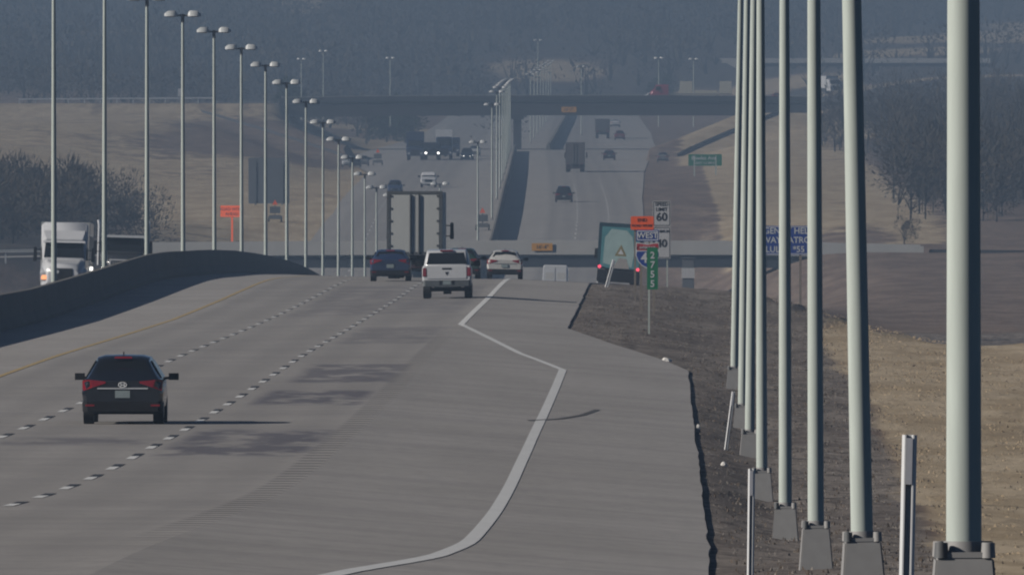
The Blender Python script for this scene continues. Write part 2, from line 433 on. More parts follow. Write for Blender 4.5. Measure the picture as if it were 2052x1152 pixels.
# ---------------------------------------------------------------- concrete median barriers
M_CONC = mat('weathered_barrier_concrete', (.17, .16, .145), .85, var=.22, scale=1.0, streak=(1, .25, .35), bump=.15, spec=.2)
def barrier(name, ds, X, h, label, half=1.0, xf=None):
    prof = [(-half-.18, -.35), (-half-.18, .12), (-half-.03, .42), (-half+.06, h), (half-.06, h), (half+.03, .42), (half+.18, .12), (half+.18, -.35)]
    rings = []
    for D in ds:
        rings.append([(W(X, D, p[1]) if xf is None else Vector((xf(D), D, ZC(D)+p[1]))) + Vector((p[0], 0, 0)) for p in prof])
    o = MB().loft(rings).build(name, M_CONC)
    return tag(o, label, 'barrier')
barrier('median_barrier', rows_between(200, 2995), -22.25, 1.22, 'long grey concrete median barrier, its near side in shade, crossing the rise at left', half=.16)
barrier('median_barrier', rows_between(3040, 4100), 0, 1.12, 'short far concrete median barrier running on beneath the distant bridge', half=.3, xf=lin([(3000,6.4),(4000,13.2),(4100,13.9)]))

# ---------------------------------------------------------------- lamp posts
M_GALV = mat('dull_galvanised_steel', (.46, .51, .475), .7, metal=.0, var=.22, scale=2.0, streak=(5, 5, .6), spec=.15)
M_ALU = mat('cast_aluminium_base', (.30, .295, .29), .6, var=.15, scale=6, spec=.4)
M_DKMETAL = mat('dark_bracket_steel', (.10, .105, .11), .6, var=.2, scale=5)
M_LUM = mat('pale_luminaire_housing', (.62, .64, .64), .4, var=.06, scale=4)
M_LENS = mat('lamp_glass', (.35, .36, .36), .2, var=.05, scale=4)
def taper_tube(pts, n=20):
    """pts: (x, z, r) rings along a bent centre line in the xz plane"""
    rings = []
    for i, (x, z, r) in enumerate(pts):
        rings.append([Vector((x+r*math.cos(2*math.pi*k/n), r*math.sin(2*math.pi*k/n), z)) for k in range(n)])
    return MB().loft(rings)
def luminaires(root, z, spread=.85):
    MB().cyl((-spread+.2, 0, z), (spread-.2, 0, z), .045).cyl((0, 0, z-.35), (0, 0, z+.08), .085).build('mast_arm', M_DKMETAL, root, smooth=40)
    for s in (-1, 1):
        x0 = s*.50
        m = MB().loft([[(x0+s*a, b, z+c) for b, c in ((-w, -.03), (w, -.03), (w*.85, h), (-w*.85, h))] for a, w, h in ((-.24, .14, .12), (-.12, .24, .26), (.24, .26, .24), (.42, .16, .10))])
        lum = m.build('luminaire', M_LUM, root, smooth=50)
        MB().box(x0-.12 if s > 0 else x0-.3, x0+.3 if s > 0 else x0+.12, -.14, .14, z-.075, z-.032, -.03, -.03).build('lens', M_LENS, lum)
ORD = ['first','second','third','fourth','fifth','sixth','seventh','eighth','ninth','tenth','eleventh','twelfth','thirteenth','fourteenth']
# median row: two-headed masts standing on the barrier
H_MAST = 12.9
def median_pole():
    root = empty('street_lamp', (0, 0, 0))
    taper_tube([(0, 0, .115), (0, H_MAST*.5, .095), (0, H_MAST-.2, .07), (0, H_MAST, .07)], 14).build('pole', M_GALV, root, smooth=50)
    MB().box(-.2, .2, -.2, .2, -.02, .12, .02, .02).cyl((0,0,.1), (0,0,.3), .15, .13).build('base_plate', M_ALU, root, smooth=40)
    luminaires(root, H_MAST+.06)
    return root
proto = median_pole()
for i in list(range(1, 18))+list(range(19, 56, 2)):
    D = 61.0*(i+9.6)
    if D > 4050: break
    o = proto if i == 1 else copy_tree(proto)
    X = -23.0
    if D > 3000:
        D2 = D; o.location = (lin([(3000,6.4),(4000,13.2),(4100,13.9)])(D)-3.5, D, ZC(D)+.9)
    else: o.location = W(X, D, .05)
    o.rotation_euler = (0, random.uniform(-.002, .002), random.uniform(-.05, .05))
    o['category'] = 'street lamp'; o['group'] = 'two headed lamp masts along the median barrier'
    if i <= 2: o['label'] = ORD[i-1]+' lamp mast from the left edge, its head above the picture, behind the shaded barrier'
    elif i <= 11: o['label'] = ORD[i-1]+' two-headed lamp mast from the left edge, on the median barrier'
    elif i <= 14: o['label'] = 'two-headed median lamp mast in the dip, '+ORD[i-1]+' from the left'
    else: o['label'] = 'thin distant two-headed lamp mast in the crowded row along the median beyond the dip'
# roadside row at right: tall masts on breakaway transformer bases
RP = [(1932,102,-.001),(1730,163,-.0195),(1635.5,222,-.004),(1574,275,-.002),(1527,324,-.003),(1502,371,.0095),(1487,415,.0115),(1471,466,.0165)]
RLAB = ['thickest lamp mast, nearest at the right edge, on its grey base',
        'second thickest lamp mast from the right edge, leaning left, on a tapered base',
        'third lamp mast from the right edge, base just above the bottom of the view',
        'fourth lamp mast from the right edge, straight, on a dull square tapered base',
        'fifth lamp mast from the right edge, base beside the left white marker post',
        'sixth lamp mast from the right edge, thin, just right of the left-leaning white marker post',
        'seventh lamp mast from the right edge, very thin, behind the short leaning marker post',
        'last lamp mast of the near right row, thinnest and nearest the road']
for (pxx, D, lean), lab in zip(RP, RLAB):
    x = (pxx-1026)*D/FOC; X = x-cen(D); z = POLE_Z(D)
    root = empty('street_lamp', (x, D, z), rz=random.uniform(-.04, .04), ry=lean, label=lab, cat='street lamp', group='lamp masts along the right shoulder')
    b = MB().box(-.235, .235, -.235, .235, -.12, .56, .055, .055)
    base = b.build('transformer_base', M_ALU, root, bevel=.015)
    MB().box(-.215, .215, -.215, .215, -.13, .02, 0, 0).build('footing', M_CONC, root)
    sh = taper_tube([(0, .575, .11), (0, 6, .095), (0, 12.6, .065), (0, 13, .065)], 28)
    sh.build('pole', M_GALV, root, smooth=50)
    MB().box(-.17, .17, -.17, .17, .561, .595).cyl((0,0,.59), (0,0,.66), .135, .125, 20).build('base_flange', M_ALU, root, smooth=30)
    for sx in (-1, 1):
        for sy in (-1, 1):
            MB().cyl((sx*.145, sy*.145, .56), (sx*.145, sy*.145, .655), .046, .04, 10).build('bolt_cover', M_DKMETAL if sx*sy > 0 else M_ALU, root, smooth=40)  # front-left cover coloured dark as a shaded recess, front-right pale as if lit
    luminaires(root, 13.03)
# faint masts round the far interchange
k = 0
for pxx, y1, y0, D in [(648,104,188,3160),(782,118,188,3150),(604,120,190,3170),(1165,135,192,3140),(1320,118,190,3150),(1390,120,190,3160),(1078,82,160,3500)]:
    o = copy_tree(proto); k += 1
    p = px(pxx, y1, D); o.location = (p.x, p.y, p.z-H_MAST); o.rotation_euler = (0, 0, random.uniform(-.6, .6))
    o['label'] = 'faint lamp mast standing in the haze behind the far dark bridge'; o['group'] = 'lamp masts behind the far bridge'; o['category'] = 'street lamp'

# ---------------------------------------------------------------- delineator posts
M_POSTW = mat('white_coated_steel', (.72, .73, .74), .45, var=.08, scale=5)
M_REFL = mat('grey_reflective_tape', (.42, .43, .47), .35, var=.1, scale=20)
def delineator(x, D, z, h, lean, label, w=.1):
    root = empty('marker_post', (x, D, z), label=label, cat='marker post', group='white roadside marker posts', ry=lean)
    t = w/2
    prof = [(-t, 0), (-t+.018, -.012), (-t*.45, -.012), (-t*.3, .03), (t*.3, .03), (t*.45, -.012), (t-.018, -.012), (t, 0), (t-.018, -.006), (t*.5, -.006), (t*.38, .036), (-t*.38, .036), (-t*.5, -.006), (-t+.018, -.006)]
    MB().prism(prof, 'z', -.25, h).build('post', M_POSTW, root)
    MB().box(-t*.42, t*.42, -.0165, -.0145, h-.33, h-.02).build('reflector', M_REFL, root)
delineator((1504-1026)*203/FOC, 203, (100-1134)*203/FOC, 1.2, .012, 'white ribbed marker post beside the pavement edge, left of the grey lamp bases', .085)
delineator((1814-1026)*110/FOC, 110, -3.95, 1.38, .022, 'largest white ribbed marker post, between the two nearest lamp masts', .1)
delineator((1456-1026)*374/FOC, 374, (100-893)*374/FOC, 1.24, .13, 'white marker post leaning right beside the thinnest lamp masts', .085)
delineator((1479-1026)*425/FOC, 425, (100-838)*425/FOC, .75, .1, 'short leaning marker stub behind the thin lamp masts', .06)
delineator((1216-1026)*745/FOC, 745, (100-573)*745/FOC, 1.22, .27, 'white marker post leaning right in front of the teal truck', .15)

# ---------------------------------------------------------------- signs
def smat(name, col, **k): return mat(name, col, .5, var=.08, scale=3, **k)
S_OR = smat('orange_sign_sheeting', (.95, .13, .03)); S_BL = smat('blue_sign_sheeting', (.012, .045, .26)); S_WH = smat('white_sign_sheeting', (.52, .52, .53))
S_GR = smat('green_sign_sheeting', (.012, .17, .075)); S_RED = smat('red_sign_sheeting', (.42, .04, .05)); S_LET = smat('white_lettering', (.62, .64, .66)); S_BLK = smat('black_lettering', (.02, .02, .022))
S_BACK = smat('bare_sign_back', (.13, .145, .165)); M_WOOD = mat('grey_timber_post', (.22, .19, .16), .8, var=.3, scale=4, streak=(4, 4, .4)); S_YEL = smat('amber_sign_sheeting', (.62, .30, .04))
def letters(root, s, size, x, z, y, m, name='lettering', wide=1.0, bold=.012):
    cu = bpy.data.curves.new(name, 'FONT'); cu.body = s; cu.align_x = 'CENTER'; cu.align_y = 'CENTER'; cu.size = size; cu.extrude = .004; cu.offset = bold*size; cu.resolution_u = 3
    t = bpy.data.objects.new(name, cu); me = bpy.data.meshes.new_from_object(t); bpy.data.objects.remove(t); me.materials.clear(); me.materials.append(m); me.name = name
    o = link(bpy.data.objects.new(name, me)); o.parent = root; o.location = (x, y, z); o.rotation_euler = (math.radians(90), 0, 0); o.scale = (wide, 1, 1)
    return o
def panel(root, w, h, z, m, name='panel', x=0, y=-.04, border=None, r=.05, t=.012):
    pts = []
    for cx, cz, a0 in ((w/2-r, h/2-r, 0), (-w/2+r, h/2-r, 90), (-w/2+r, -h/2+r, 180), (w/2-r, -h/2+r, 270)):
        for k in range(4): a = math.radians(a0+30*k); pts.append((x+cx+r*math.cos(a), z+cz+r*math.sin(a)))
    o = MB().prism(pts, 'y', y-t, y).build(name, m, root)
    if border:
        q = [(x+(p[0]-x)*(1-.035/w*2), z+(p[1]-z)*(1-.035/h*2)) for p in pts]; q2 = [(x+(p[0]-x)*(1-.07/w*2), z+(p[1]-z)*(1-.07/h*2)) for p in pts]
        n = len(pts); vs = [(a, y-t-.004, b) for a, b in q]+[(a, y-t-.004, b) for a, b in q2]
        MB().add(vs, [(i, (i+1)%n, n+(i+1)%n, n+i) for i in range(n)]).build('border', border, o)
    return o
def sign_root(name, pxx, pyy, D, label, down=3.0):
    """origin at the foot; returns root and height of photographed point pyy above it"""
    x = (pxx-1026)*D/FOC; z = (100-pyy)*D/FOC; X = x-cen(D); g = ground_z(X, D)
    return empty(name, (x, D, g), label=label, cat='road sign'), z-g
def posts(root, xs, top, m, w=.05, d=.05):
    for x in xs: MB().box(x-w/2, x+w/2, -d/2+.03, d/2+.03, -.3, top).build('post', m, root)

# west / interstate shield
D = 640; s = FOC/D
r, z = sign_root('route_sign', 1297.5, 472, D, 'blue WEST plate above a red and blue interstate 44 shield, beside the teal truck')
panel(r, 46/s, 23/s, z, S_BL, 'direction_plate', border=S_LET, r=.04); letters(r, 'WEST', .31, 0, z, -.058, S_LET, wide=1.0, bold=.02)
zc = z-(512-472)/s
def shield(w, h, zc):
    pts = []
    for t in range(0, 13):
        a = t/12; x = -w/2+w*a; pts.append((x, h/2-.10*h*(1-abs(math.cos(a*math.pi)))*.6))
    for x, zz in ((w*.52, h*.28), (w*.52, 0), (w*.42, -h*.22), (w*.24, -h*.4), (0, -h*.5), (-w*.24, -h*.4), (-w*.42, -h*.22), (-w*.52, 0), (-w*.52, h*.28)): pts.append((x, zz))
    return [(p[0], p[1]+zc) for p in pts]
w, h = 46/s, 52/s
sh = MB().prism(shield(w, h, zc), 'y', -.052, -.04).build('shield', S_LET, r)
top = [(x, zz) for x, zz in shield(w*.93, h*.93, zc)]
MB().prism([p for p in top if p[1] > zc+h*.2]+[(w*.46, zc+h*.2), (-w*.46, zc+h*.2)], 'y', -.058, -.053).build('red_band', S_RED, sh)
MB().prism([(w*.46, zc+h*.16)]+[p for p in top if p[1] < zc+h*.15]+[(-w*.46, zc+h*.16)], 'y', -.058, -.053).build('blue_field', S_BL, sh)
letters(r, '44', h*.56, 0, zc-.1*h, -.064, S_LET, wide=.9, bold=.02)
letters(r, 'INTERSTATE', h*.13, 0, zc+.30*h, -.064, S_LET, wide=.85)
posts(r, [-.25, .25], z+.2, M_WOOD, .1, .06)
# green enhanced mile marker
D = 575; s = FOC/D
r, z = sign_root('mile_marker', 1307.5, 540, D, 'narrow green mile marker with stacked white numerals on a thin post')
panel(r, 22/s, 84/s, z+2/s, S_GR, r=.03, border=None)
for k, ch in enumerate('2755'): letters(r, ch, .33, 0, z+(28-19*k)/s, -.058, S_LET, bold=.015)
posts(r, [-.12], z+.3, M_GALV, .06)
# orange panel
D = 690; s = FOC/D
r, z = sign_root('work_zone_sign', 1287, 447, D, 'bright orange rectangular work sign above the blue WEST plate')
panel(r, 46/s, 27/s, z, S_OR, r=.05); letters(r, 'END', .2, 0, z+.12, -.058, S_BLK, bold=0); letters(r, 'ROAD WORK', .14, 0, z-.11, -.058, S_BLK, bold=0)
posts(r, [-.3, .3], z+.1, M_WOOD, .08)
# speed limit
D = 900; s = FOC/D
r, z = sign_root('speed_limit_sign', 1326, 428, D, 'tall white speed limit 60 sign with a minimum 40 plate below')
panel(r, 36/s, 51/s, z, S_WH, border=S_BLK, r=.05)
letters(r, 'SPEED', .27, 0, z+.50, -.058, S_BLK, bold=.02); letters(r, 'LIMIT', .27, 0, z+.22, -.058, S_BLK, bold=.02); letters(r, '60', .62, 0, z-.2, -.058, S_BLK, bold=.025)
zb = z-(486.5-428)/s
panel(r, 36/s, 63/s, zb, S_WH, 'minimum_plate', border=S_BLK, r=.05)
letters(r, 'MINIMUM', .2, 0, zb+.62, -.058, S_BLK, bold=.02); letters(r, '40', .6, 0, zb-.05, -.058, S_BLK, bold=.025)
posts(r, [-.3, .3], z, M_GALV, .07)
# blue emergency sign
D = 880; s = FOC/D
r, z = sign_root('information_sign', 1559, 481.5, D, 'wide blue highway patrol help sign half hidden behind the right lamp masts')
panel(r, 162/s, 58/s, z, S_BL, border=S_LET, r=.1)
for k, t in enumerate(('EMERGENCY HELP', 'HIGHWAY PATROL', 'CELLULAR *55')): letters(r, t, .46, 0, z+(18.5-18.5*k)/s, -.058, S_LET, wide=.98, bold=.012)
posts(r, [-1.2, 1.2], z+.7, M_WOOD, .13, .13)
# orange sign on the left verge
D = 1640; s = FOC/D
r, z = sign_root('work_zone_sign', 465, 423.5, D, 'orange rectangular sign on a single orange post, left verge between two lamp masts')
panel(r, 49/s, 23/s, z, S_OR, r=.06); letters(r, 'ROAD WORK', .42, 0, z+.2, -.06, S_BLK, bold=0); letters(r, 'AHEAD', .42, 0, z-.28, -.06, S_BLK, bold=0)
posts(r, [0], z-.5, S_OR, .2); r.rotation_euler.z = -.35
# big sign back on the left slope
D = 1960; s = FOC/D
r, z = sign_root('blank_guide_sign', 539, 362, D, 'large blank slate-grey back of a guide sign on the left slope')
panel(r, 82/s, 92/s, z, S_BACK, r=.08, t=.06)
for k in range(4): MB().box(-40/s, 40/s, -.12, -.1, z-2.1+k*1.35, z-2.0+k*1.35).build('stiffener', S_BACK, r)
for xx in (-1.6, 1.6): MB().box(xx-.1, xx+.1, -.17, -.122, -.5, z+2.3).build('post', S_BACK, r)
# green guide sign
D = 2300; s = FOC/D
r, z = sign_root('guide_sign', 1413, 321, D, 'small hazy green guide sign with two pale lines of wording, right of the far road')
panel(r, 67/s, 23/s, z, S_GR, r=.1); letters(r, 'Bowles Ave', .72, -.2, z+.27, -.06, S_LET, bold=.01); letters(r, 'EXIT 1/2 MILE', .45, 0, z-.42, -.06, S_LET, bold=.01)
posts(r, [-1.5, 1.5], z+.6, M_GALV, .18, .18)
# black and white terminal marker below the near bridge
D = 1130; s = FOC/D
x = (1379-1026)/s; g = ground_z(x-cen(D), D)
r = empty('equipment_cabinet', (x, D, g), label='dark roadside cabinet with a pale square plate, on the brown field right of the signs', cat='cabinet')
zt = (100-518)/s-g
MB().box(-.42, .42, 0, .6, -.1, zt, .03, .03).build('housing', S_BACK, r, bevel=.03)
MB().box(-.45, .45, -.03, -.004, zt-1.35, zt-.65).build('plate', S_WH, r)
MB().box(-.5, .5, -.05, .65, zt-.0, zt+.06).build('lid', S_BACK, r)
# small orange / dark work trailers far off (arrow boards)
for pxx, pyy, D, lab in ((551,470,1860,'small dark arrow-board trailer with orange flag, left verge'),(757,314,2560,'tiny dark arrow-board trailer with an orange flag on the far left slip road'),(967,472,1830,'small dark work trailer with an orange flag beside the far median')):
    s = FOC/D; x = (pxx-1026)/s; X = x-cen(D); g = max(ground_z(X, D), zr(X, D) if XL(D) < X < XR(D) else -99)
    r = empty('arrow_board_trailer', (x, D, g), label=lab, cat='trailer', group='work zone trailers')
    MB().box(-.75, .75, 0, 1.6, .35, .8, .1, .1).build('chassis', M_DKMETAL, r, bevel=.03)
    MB().box(-.6, .6, .5, .6, 1.0, 1.75).build('board', M_DKMETAL, r)
    MB().cyl((0,.7,.7),(0,.7,1.9), .06).build('mast', M_DKMETAL, r)
    MB().prism([(-.32,1.95),(.32,1.95),(0,2.55)], 'y', .55, .6).build('flag', S_OR, r)
    for sx in (-1, 1): MB().cyl((sx*.8,.8,.33),(sx*.62,.8,.33), .33).build('wheel', M_DKMETAL, r, smooth=40)

# ---------------------------------------------------------------- bridges
M_DECK = mat('pale_parapet_concrete', (.47, .46, .44), .85, var=.14, scale=.5, spec=.2)
M_GIRD = mat('dark_painted_girder', (.035, .042, .055), .7, var=.25, scale=.4, spec=.2)
M_PIER = mat('pier_concrete', (.24, .23, .22), .85, var=.15, scale=.6, spec=.2)
def span(x0, x1, zf, D, depth, h0, h1, n=24):
    """a box following the deck's vertical curve zf(x), from h0 to h1 above it"""
    rings = []
    for i in range(n+1):
        x = x0+(x1-x0)*i/n; z = zf(x); rings.append([(x, D, z+h0), (x, D+depth, z+h0), (x, D+depth, z+h1), (x, D, z+h1)])
    return MB().loft(rings)
def pier(root, x, D, depth, ztop, zbot, w=1.0):
    p = MB().box(x-w/2, x+w/2, D+1, D+depth-1, zbot-.5, ztop-1.0).box(x-w*.8, x+w*.8, D+.4, D+depth-.4, ztop-.996, ztop).build('pier', M_PIER, root, bevel=.05)
D0 = 1560.0
zd = table([(-60,-19.9),(-34,-19.45),(0,-19.27),(20,-19.3),(40,-19.7),(70,-20.0)])
b = empty('road_bridge', (0, D0, -20), label='near concrete bridge with pale parapet over dark girders crossing the dip', cat='bridge')
def sub(o, root): o.parent = root; o.matrix_parent_inverse = root.matrix_world.inverted(); return o
def subm(mb, name, m, root, **k):
    rl = root.location; mb.v = [(v[0]-rl.x, v[1]-rl.y, v[2]-rl.z) for v in mb.v]; return mb.build(name, m, root, **k)
subm(span(-35, 39, zd, D0+.5, 12, -.3, 0), 'deck', M_DECK, b)
subm(span(-35, 39, zd, D0, .42, -.12, 1.08), 'parapet', M_DECK, b)
subm(span(-35, 39, zd, D0+12.58, .42, -.12, 1.08), 'parapet', M_DECK, b)
for k in range(5): subm(span(-34, 28.5, zd, D0+.3+k*2.75, .5, -1.32, -.302), 'girder', M_GIRD, b)
subm(MB().box(-35.2, -33, D0+.3, D0+12.6, -29, -20.3), 'abutment', M_PIER, b); subm(MB().box(27.5, 29.5, D0+.3, D0+12.6, -27, -20.3), 'abutment', M_PIER, b)
for xx in (-8.9,): subm(MB().box(xx-.5, xx+.5, D0+2, D0+11.5, -28, -21.3).box(xx-.9, xx+.9, D0+1, D0+12.2, -21.296, -20.6), 'pier', M_PIER, b)
s = FOC/D0
r = empty('clearance_sign', ((1086.5-1026)/s, D0-.12, zd(2)+.25), label='small amber clearance sign on the near bridge parapet', cat='road sign')
MB().box(-21/s, 21/s, 0, .04, -.02, 15/s).build('panel', S_YEL, r, bevel=.01); letters(r, "16'-4\"", .5, 0, 7/s, -.008, S_BLK, bold=.01)
MB().box(-.4,-.32,.042,.1,-.05,.5).box(.32,.4,.042,.1,-.05,.5).build('bracket', M_DKMETAL, r)
# the crossing road on its own ground either side, with rails
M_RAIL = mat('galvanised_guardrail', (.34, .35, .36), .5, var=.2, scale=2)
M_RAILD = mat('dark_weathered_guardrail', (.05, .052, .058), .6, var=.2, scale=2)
def road_sheet(name, pts, w, m=M_ROAD):
    vs = []; fs = []; uv = []
    for i, (x, y, z) in enumerate(pts):
        q = pts[min(i+1, len(pts)-1)]; p = pts[max(i-1, 0)]; d = Vector((q[0]-p[0], q[1]-p[1], 0)).normalized(); nn = Vector((d.y, -d.x, 0))
        for sgn in (-1, 1): v = Vector((x, y, z))+nn*w/2*sgn; vs.append(v); uv.append((100+sgn*w/2, i*8))
    fs = [(2*i, 2*i+1, 2*i+3, 2*i+2) for i in range(len(pts)-1)]
    me = bpy.data.meshes.new(name); me.from_pydata(vs, [], fs); me.materials.append(m)
    ul = me.uv_layers.new(name='UVMap')
    for lp in me.loops: ul.data[lp.index].uv = uv[lp.vertex_index]
    return tag(link(bpy.data.objects.new(name, me)), kind='structure')
def gz(x, D): return ground_z(x-cen(min(D, 6000)), D)
def guardrail(label, pts, m, post_every=1, h=.78, solid=False):
    r = empty('guardrail', pts[0], label=label, cat='guardrail'); o = Vector(pts[0]); ps = [Vector(p)-o for p in pts]
    rings = [[p+Vector((0, a, c)) for a, c in ((-.04, h-.32), (.02, h-.24), (-.04, h-.16), (.02, h-.08), (-.04, h), (.07, h), (.07, h-.32))] for p in ps]
    if solid: rings = [[p+Vector((0, a, c)) for a, c in ((-.15, -.4), (.15, -.4), (.1, h), (-.1, h))] for p in ps]
    MB().loft(rings).build('rail', m, r)
    if solid: return r
    for i in range(0, len(ps), post_every):
        p = ps[i]; MB().box(p.x-.08, p.x+.08, p.y+.075, p.y+.25, p.z-.5, p.z+h-.05).build('post', m, r)
    return r
for a, c in ((-150, -35.5), (39.5, 150)):
    pts = [(a+(c-a)*i/16, D0+6.5, zd(a+(c-a)*i/16)-.01) for i in range(17)]
    for o in [road_sheet('crossing_road', pts, 11)]: pass
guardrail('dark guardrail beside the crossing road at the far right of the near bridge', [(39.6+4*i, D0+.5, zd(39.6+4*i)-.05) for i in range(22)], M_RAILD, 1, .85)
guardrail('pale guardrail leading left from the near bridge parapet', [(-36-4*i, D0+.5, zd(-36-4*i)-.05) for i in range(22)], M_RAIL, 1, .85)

D1 = 3050.0
ze = table([(-45,-9.85),(-20,-9.5),(5,-9.4),(40,-9.45),(60,-9.7)])
b = empty('highway_overpass', (0, D1, -12), label='long dark overpass spanning the far highway under the hazy woods', cat='bridge')
subm(span(-43, 56, ze, D1+.6, 18, -.4, 0), 'deck', M_PIER, b)
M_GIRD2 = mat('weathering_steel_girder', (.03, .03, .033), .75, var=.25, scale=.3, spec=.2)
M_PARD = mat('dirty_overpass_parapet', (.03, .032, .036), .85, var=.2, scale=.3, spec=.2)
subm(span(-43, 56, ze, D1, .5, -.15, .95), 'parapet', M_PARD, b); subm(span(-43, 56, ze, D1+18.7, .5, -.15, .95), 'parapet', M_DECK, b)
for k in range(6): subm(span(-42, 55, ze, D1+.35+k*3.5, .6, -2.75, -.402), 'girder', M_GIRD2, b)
for xx in (1.0,): subm(MB().box(xx-.75, xx+.75, D1+1.5, D1+17.5, -21, -12.9).box(xx-1.2, xx+1.2, D1+.6, D1+18, -12.896, -12.1), 'pier', M_GIRD2, b)
subm(MB().box(-44, -42.2, D1+.3, D1+18.6, -19, -9.9), 'abutment', M_PIER, b); subm(MB().box(55.2, 57, D1+.3, D1+18.6, -19, -9.9), 'abutment', M_PIER, b)
s = FOC/D1
r = empty('clearance_sign', ((1140-1026)/s, D1+.2, (100-220)/s), label='faint orange clearance sign on the far overpass girder', cat='road sign')
MB().box(-15/s, 15/s, 0, .05, -.5, .5).build('panel', S_YEL, r); letters(r, "16'-2\"", .8, 0, 0, -.008, S_BLK, bold=.01)
for a, c, lab in ((-300, -44.2, ''), (57.2, 320, '')):
    road_sheet('crossing_road', [(a+(c-a)*i/20, D1+9.5, (ze(-45) if a < 0 else ze(60))+.1+(0 if a < 0 else 0)) for i in range(21)], 16)
guardrail('long pale guardrail on the approach at the far left, above the tan slope', [(-91+3.0*i, D1-8, -9.7+.02*i) for i in range(13)], mat('bright_rail', (.5,.52,.55), .4), 1, .75)
guardrail('dark low wall sloping down the left slip road to the far highway', [(mix(-26.5, -58, t/40), mix(2640, 3036, t/40), mix(-17.3, -11.2, (t/40)**.9)) for t in range(41)], M_RAILD, 1, .4, True)
guardrail('dark low wall climbing the right slip road to the far overpass', [(mix(27, 50, t/40), mix(2690, 3036, t/40), mix(-17.3, -11.2, (t/40)**.9)) for t in range(41)], M_RAILD, 1, .4, True)
# pale third bridge high at right
D2 = 4150.0
zf = lambda x: -2.9
b = empty('distant_bridge', (80, D2, -4), label='thin pale bridge beam high at right, behind the lamp masts', cat='bridge')
subm(span(53, 122, zf, D2, 9, -.3, 0), 'deck', M_DECK, b); subm(span(53, 122, zf, D2-.4, .4, -.45, .75), 'parapet', M_DECK, b); subm(span(60, 121, zf, D2+.2, .5, -1.35, -.46), 'girder', M_GIRD2, b)
subm(MB().prism([(52,.7-2.9),(58,.7-2.9),(61,-6.2),(58,-5.6)], 'y', D2-.9, D2-.45), 'wing_wall', M_DECK, b)
for xx in (75, 92, 108): subm(MB().box(xx-.5, xx+.5, D2+1, D2+8, -9, -4.3), 'pier', M_PIER, b)

# litter on the verge
M_LIT = mat('white_litter', (.7, .68, .64), .7, var=.1, scale=20)
for pxx, pyy, D, w, lab in ((1335,725,505,.2,'white scrap of litter at the corner where the pavement edge turns'),(1450,917,352,.08,'small white scrap on the gravel between pavement edge and thin masts'),(1399,830,395,.07,'pale scrap of litter right at the dark pavement edge')):
    x = (pxx-1026)*D/FOC; g = ground_z(x-cen(D), D); mb = MB(); rr_ = random.Random(pxx)
    ring = [[Vector((x+math.cos(a*math.pi/3)*w*k*rr_.uniform(.6,1), D+math.sin(a*math.pi/3)*w*k*rr_.uniform(.6,1), g+h+rr_.uniform(0,.02))) for a in range(6)] for k, h in ((1,-.02),(.9,.05),(.4,.10))]
    mb.loft(ring); tag(mb.build('litter', M_LIT), lab, 'litter')

# ---------------------------------------------------------------- vehicles (built heading +Y, rear at y = 0)
def paint(name, col, rough=.28): return mat(name, col, rough, var=.05, scale=2, coat=.6)
P_BLACK = paint('black_car_paint', (.010, .012, .018), .2); P_WHITE = paint('white_car_paint', (.62, .63, .65)); P_BLUE = paint('dark_blue_car_paint', (.022, .04, .095))
P_PEARL = paint('off_white_car_paint', (.55, .54, .52)); P_GREEN = paint('dark_green_car_paint', (.02, .05, .035)); P_GREY = paint('grey_car_paint', (.16, .165, .175)); P_RED = paint('dark_red_car_paint', (.16, .03, .035)); P_SILV = paint('silver_car_paint', (.42, .43, .44))
P_BRED = paint('bright_red_cab_paint', (.26, .03, .06))
M_GLASS = mat('tinted_car_glass', (.012, .014, .017), .08, spec=.5, var=.0)
M_TYRE = mat('tyre_rubber', (.014, .014, .015), .85, var=.2, scale=8)
M_RIM = mat('dark_alloy_rim', (.16, .16, .165), .4, var=.1)
M_TRIM = mat('black_plastic_trim', (.014, .014, .016), .6, var=.2, scale=5, spec=.2)
M_CHROME = mat('bright_chrome', (.72, .73, .74), .22, metal=.25, var=.03)
M_TAIL = mat('red_tail_lens', (.24, .012, .018), .2, var=.1, scale=8, coat=.5)
M_TAILON = mat('lit_brake_lens', (.5, .02, .04), .3, emit=(1.0, .10, .16, 1.6))
M_BADGE = mat('bright_badge', (.85,.86,.87), .25)
M_PLATE = mat('number_plate', (.26, .31, .32), .5, var=.1, scale=12)
M_HEAD = mat('headlamp_lens', (.55, .57, .6), .12, var=.05, coat=.5)
M_HEADON = mat('lit_headlamp', (.9, .9, .9), .2, emit=(1.0, .97, .9, 7.0))
M_AMBER = mat('lit_amber_lamp', (.8, .35, .1), .3, emit=(1.0, .42, .2, 1.4))
M_STEEL = mat('grubby_steel_bumper', (.12, .13, .135), .45, metal=.3, var=.2, scale=4)

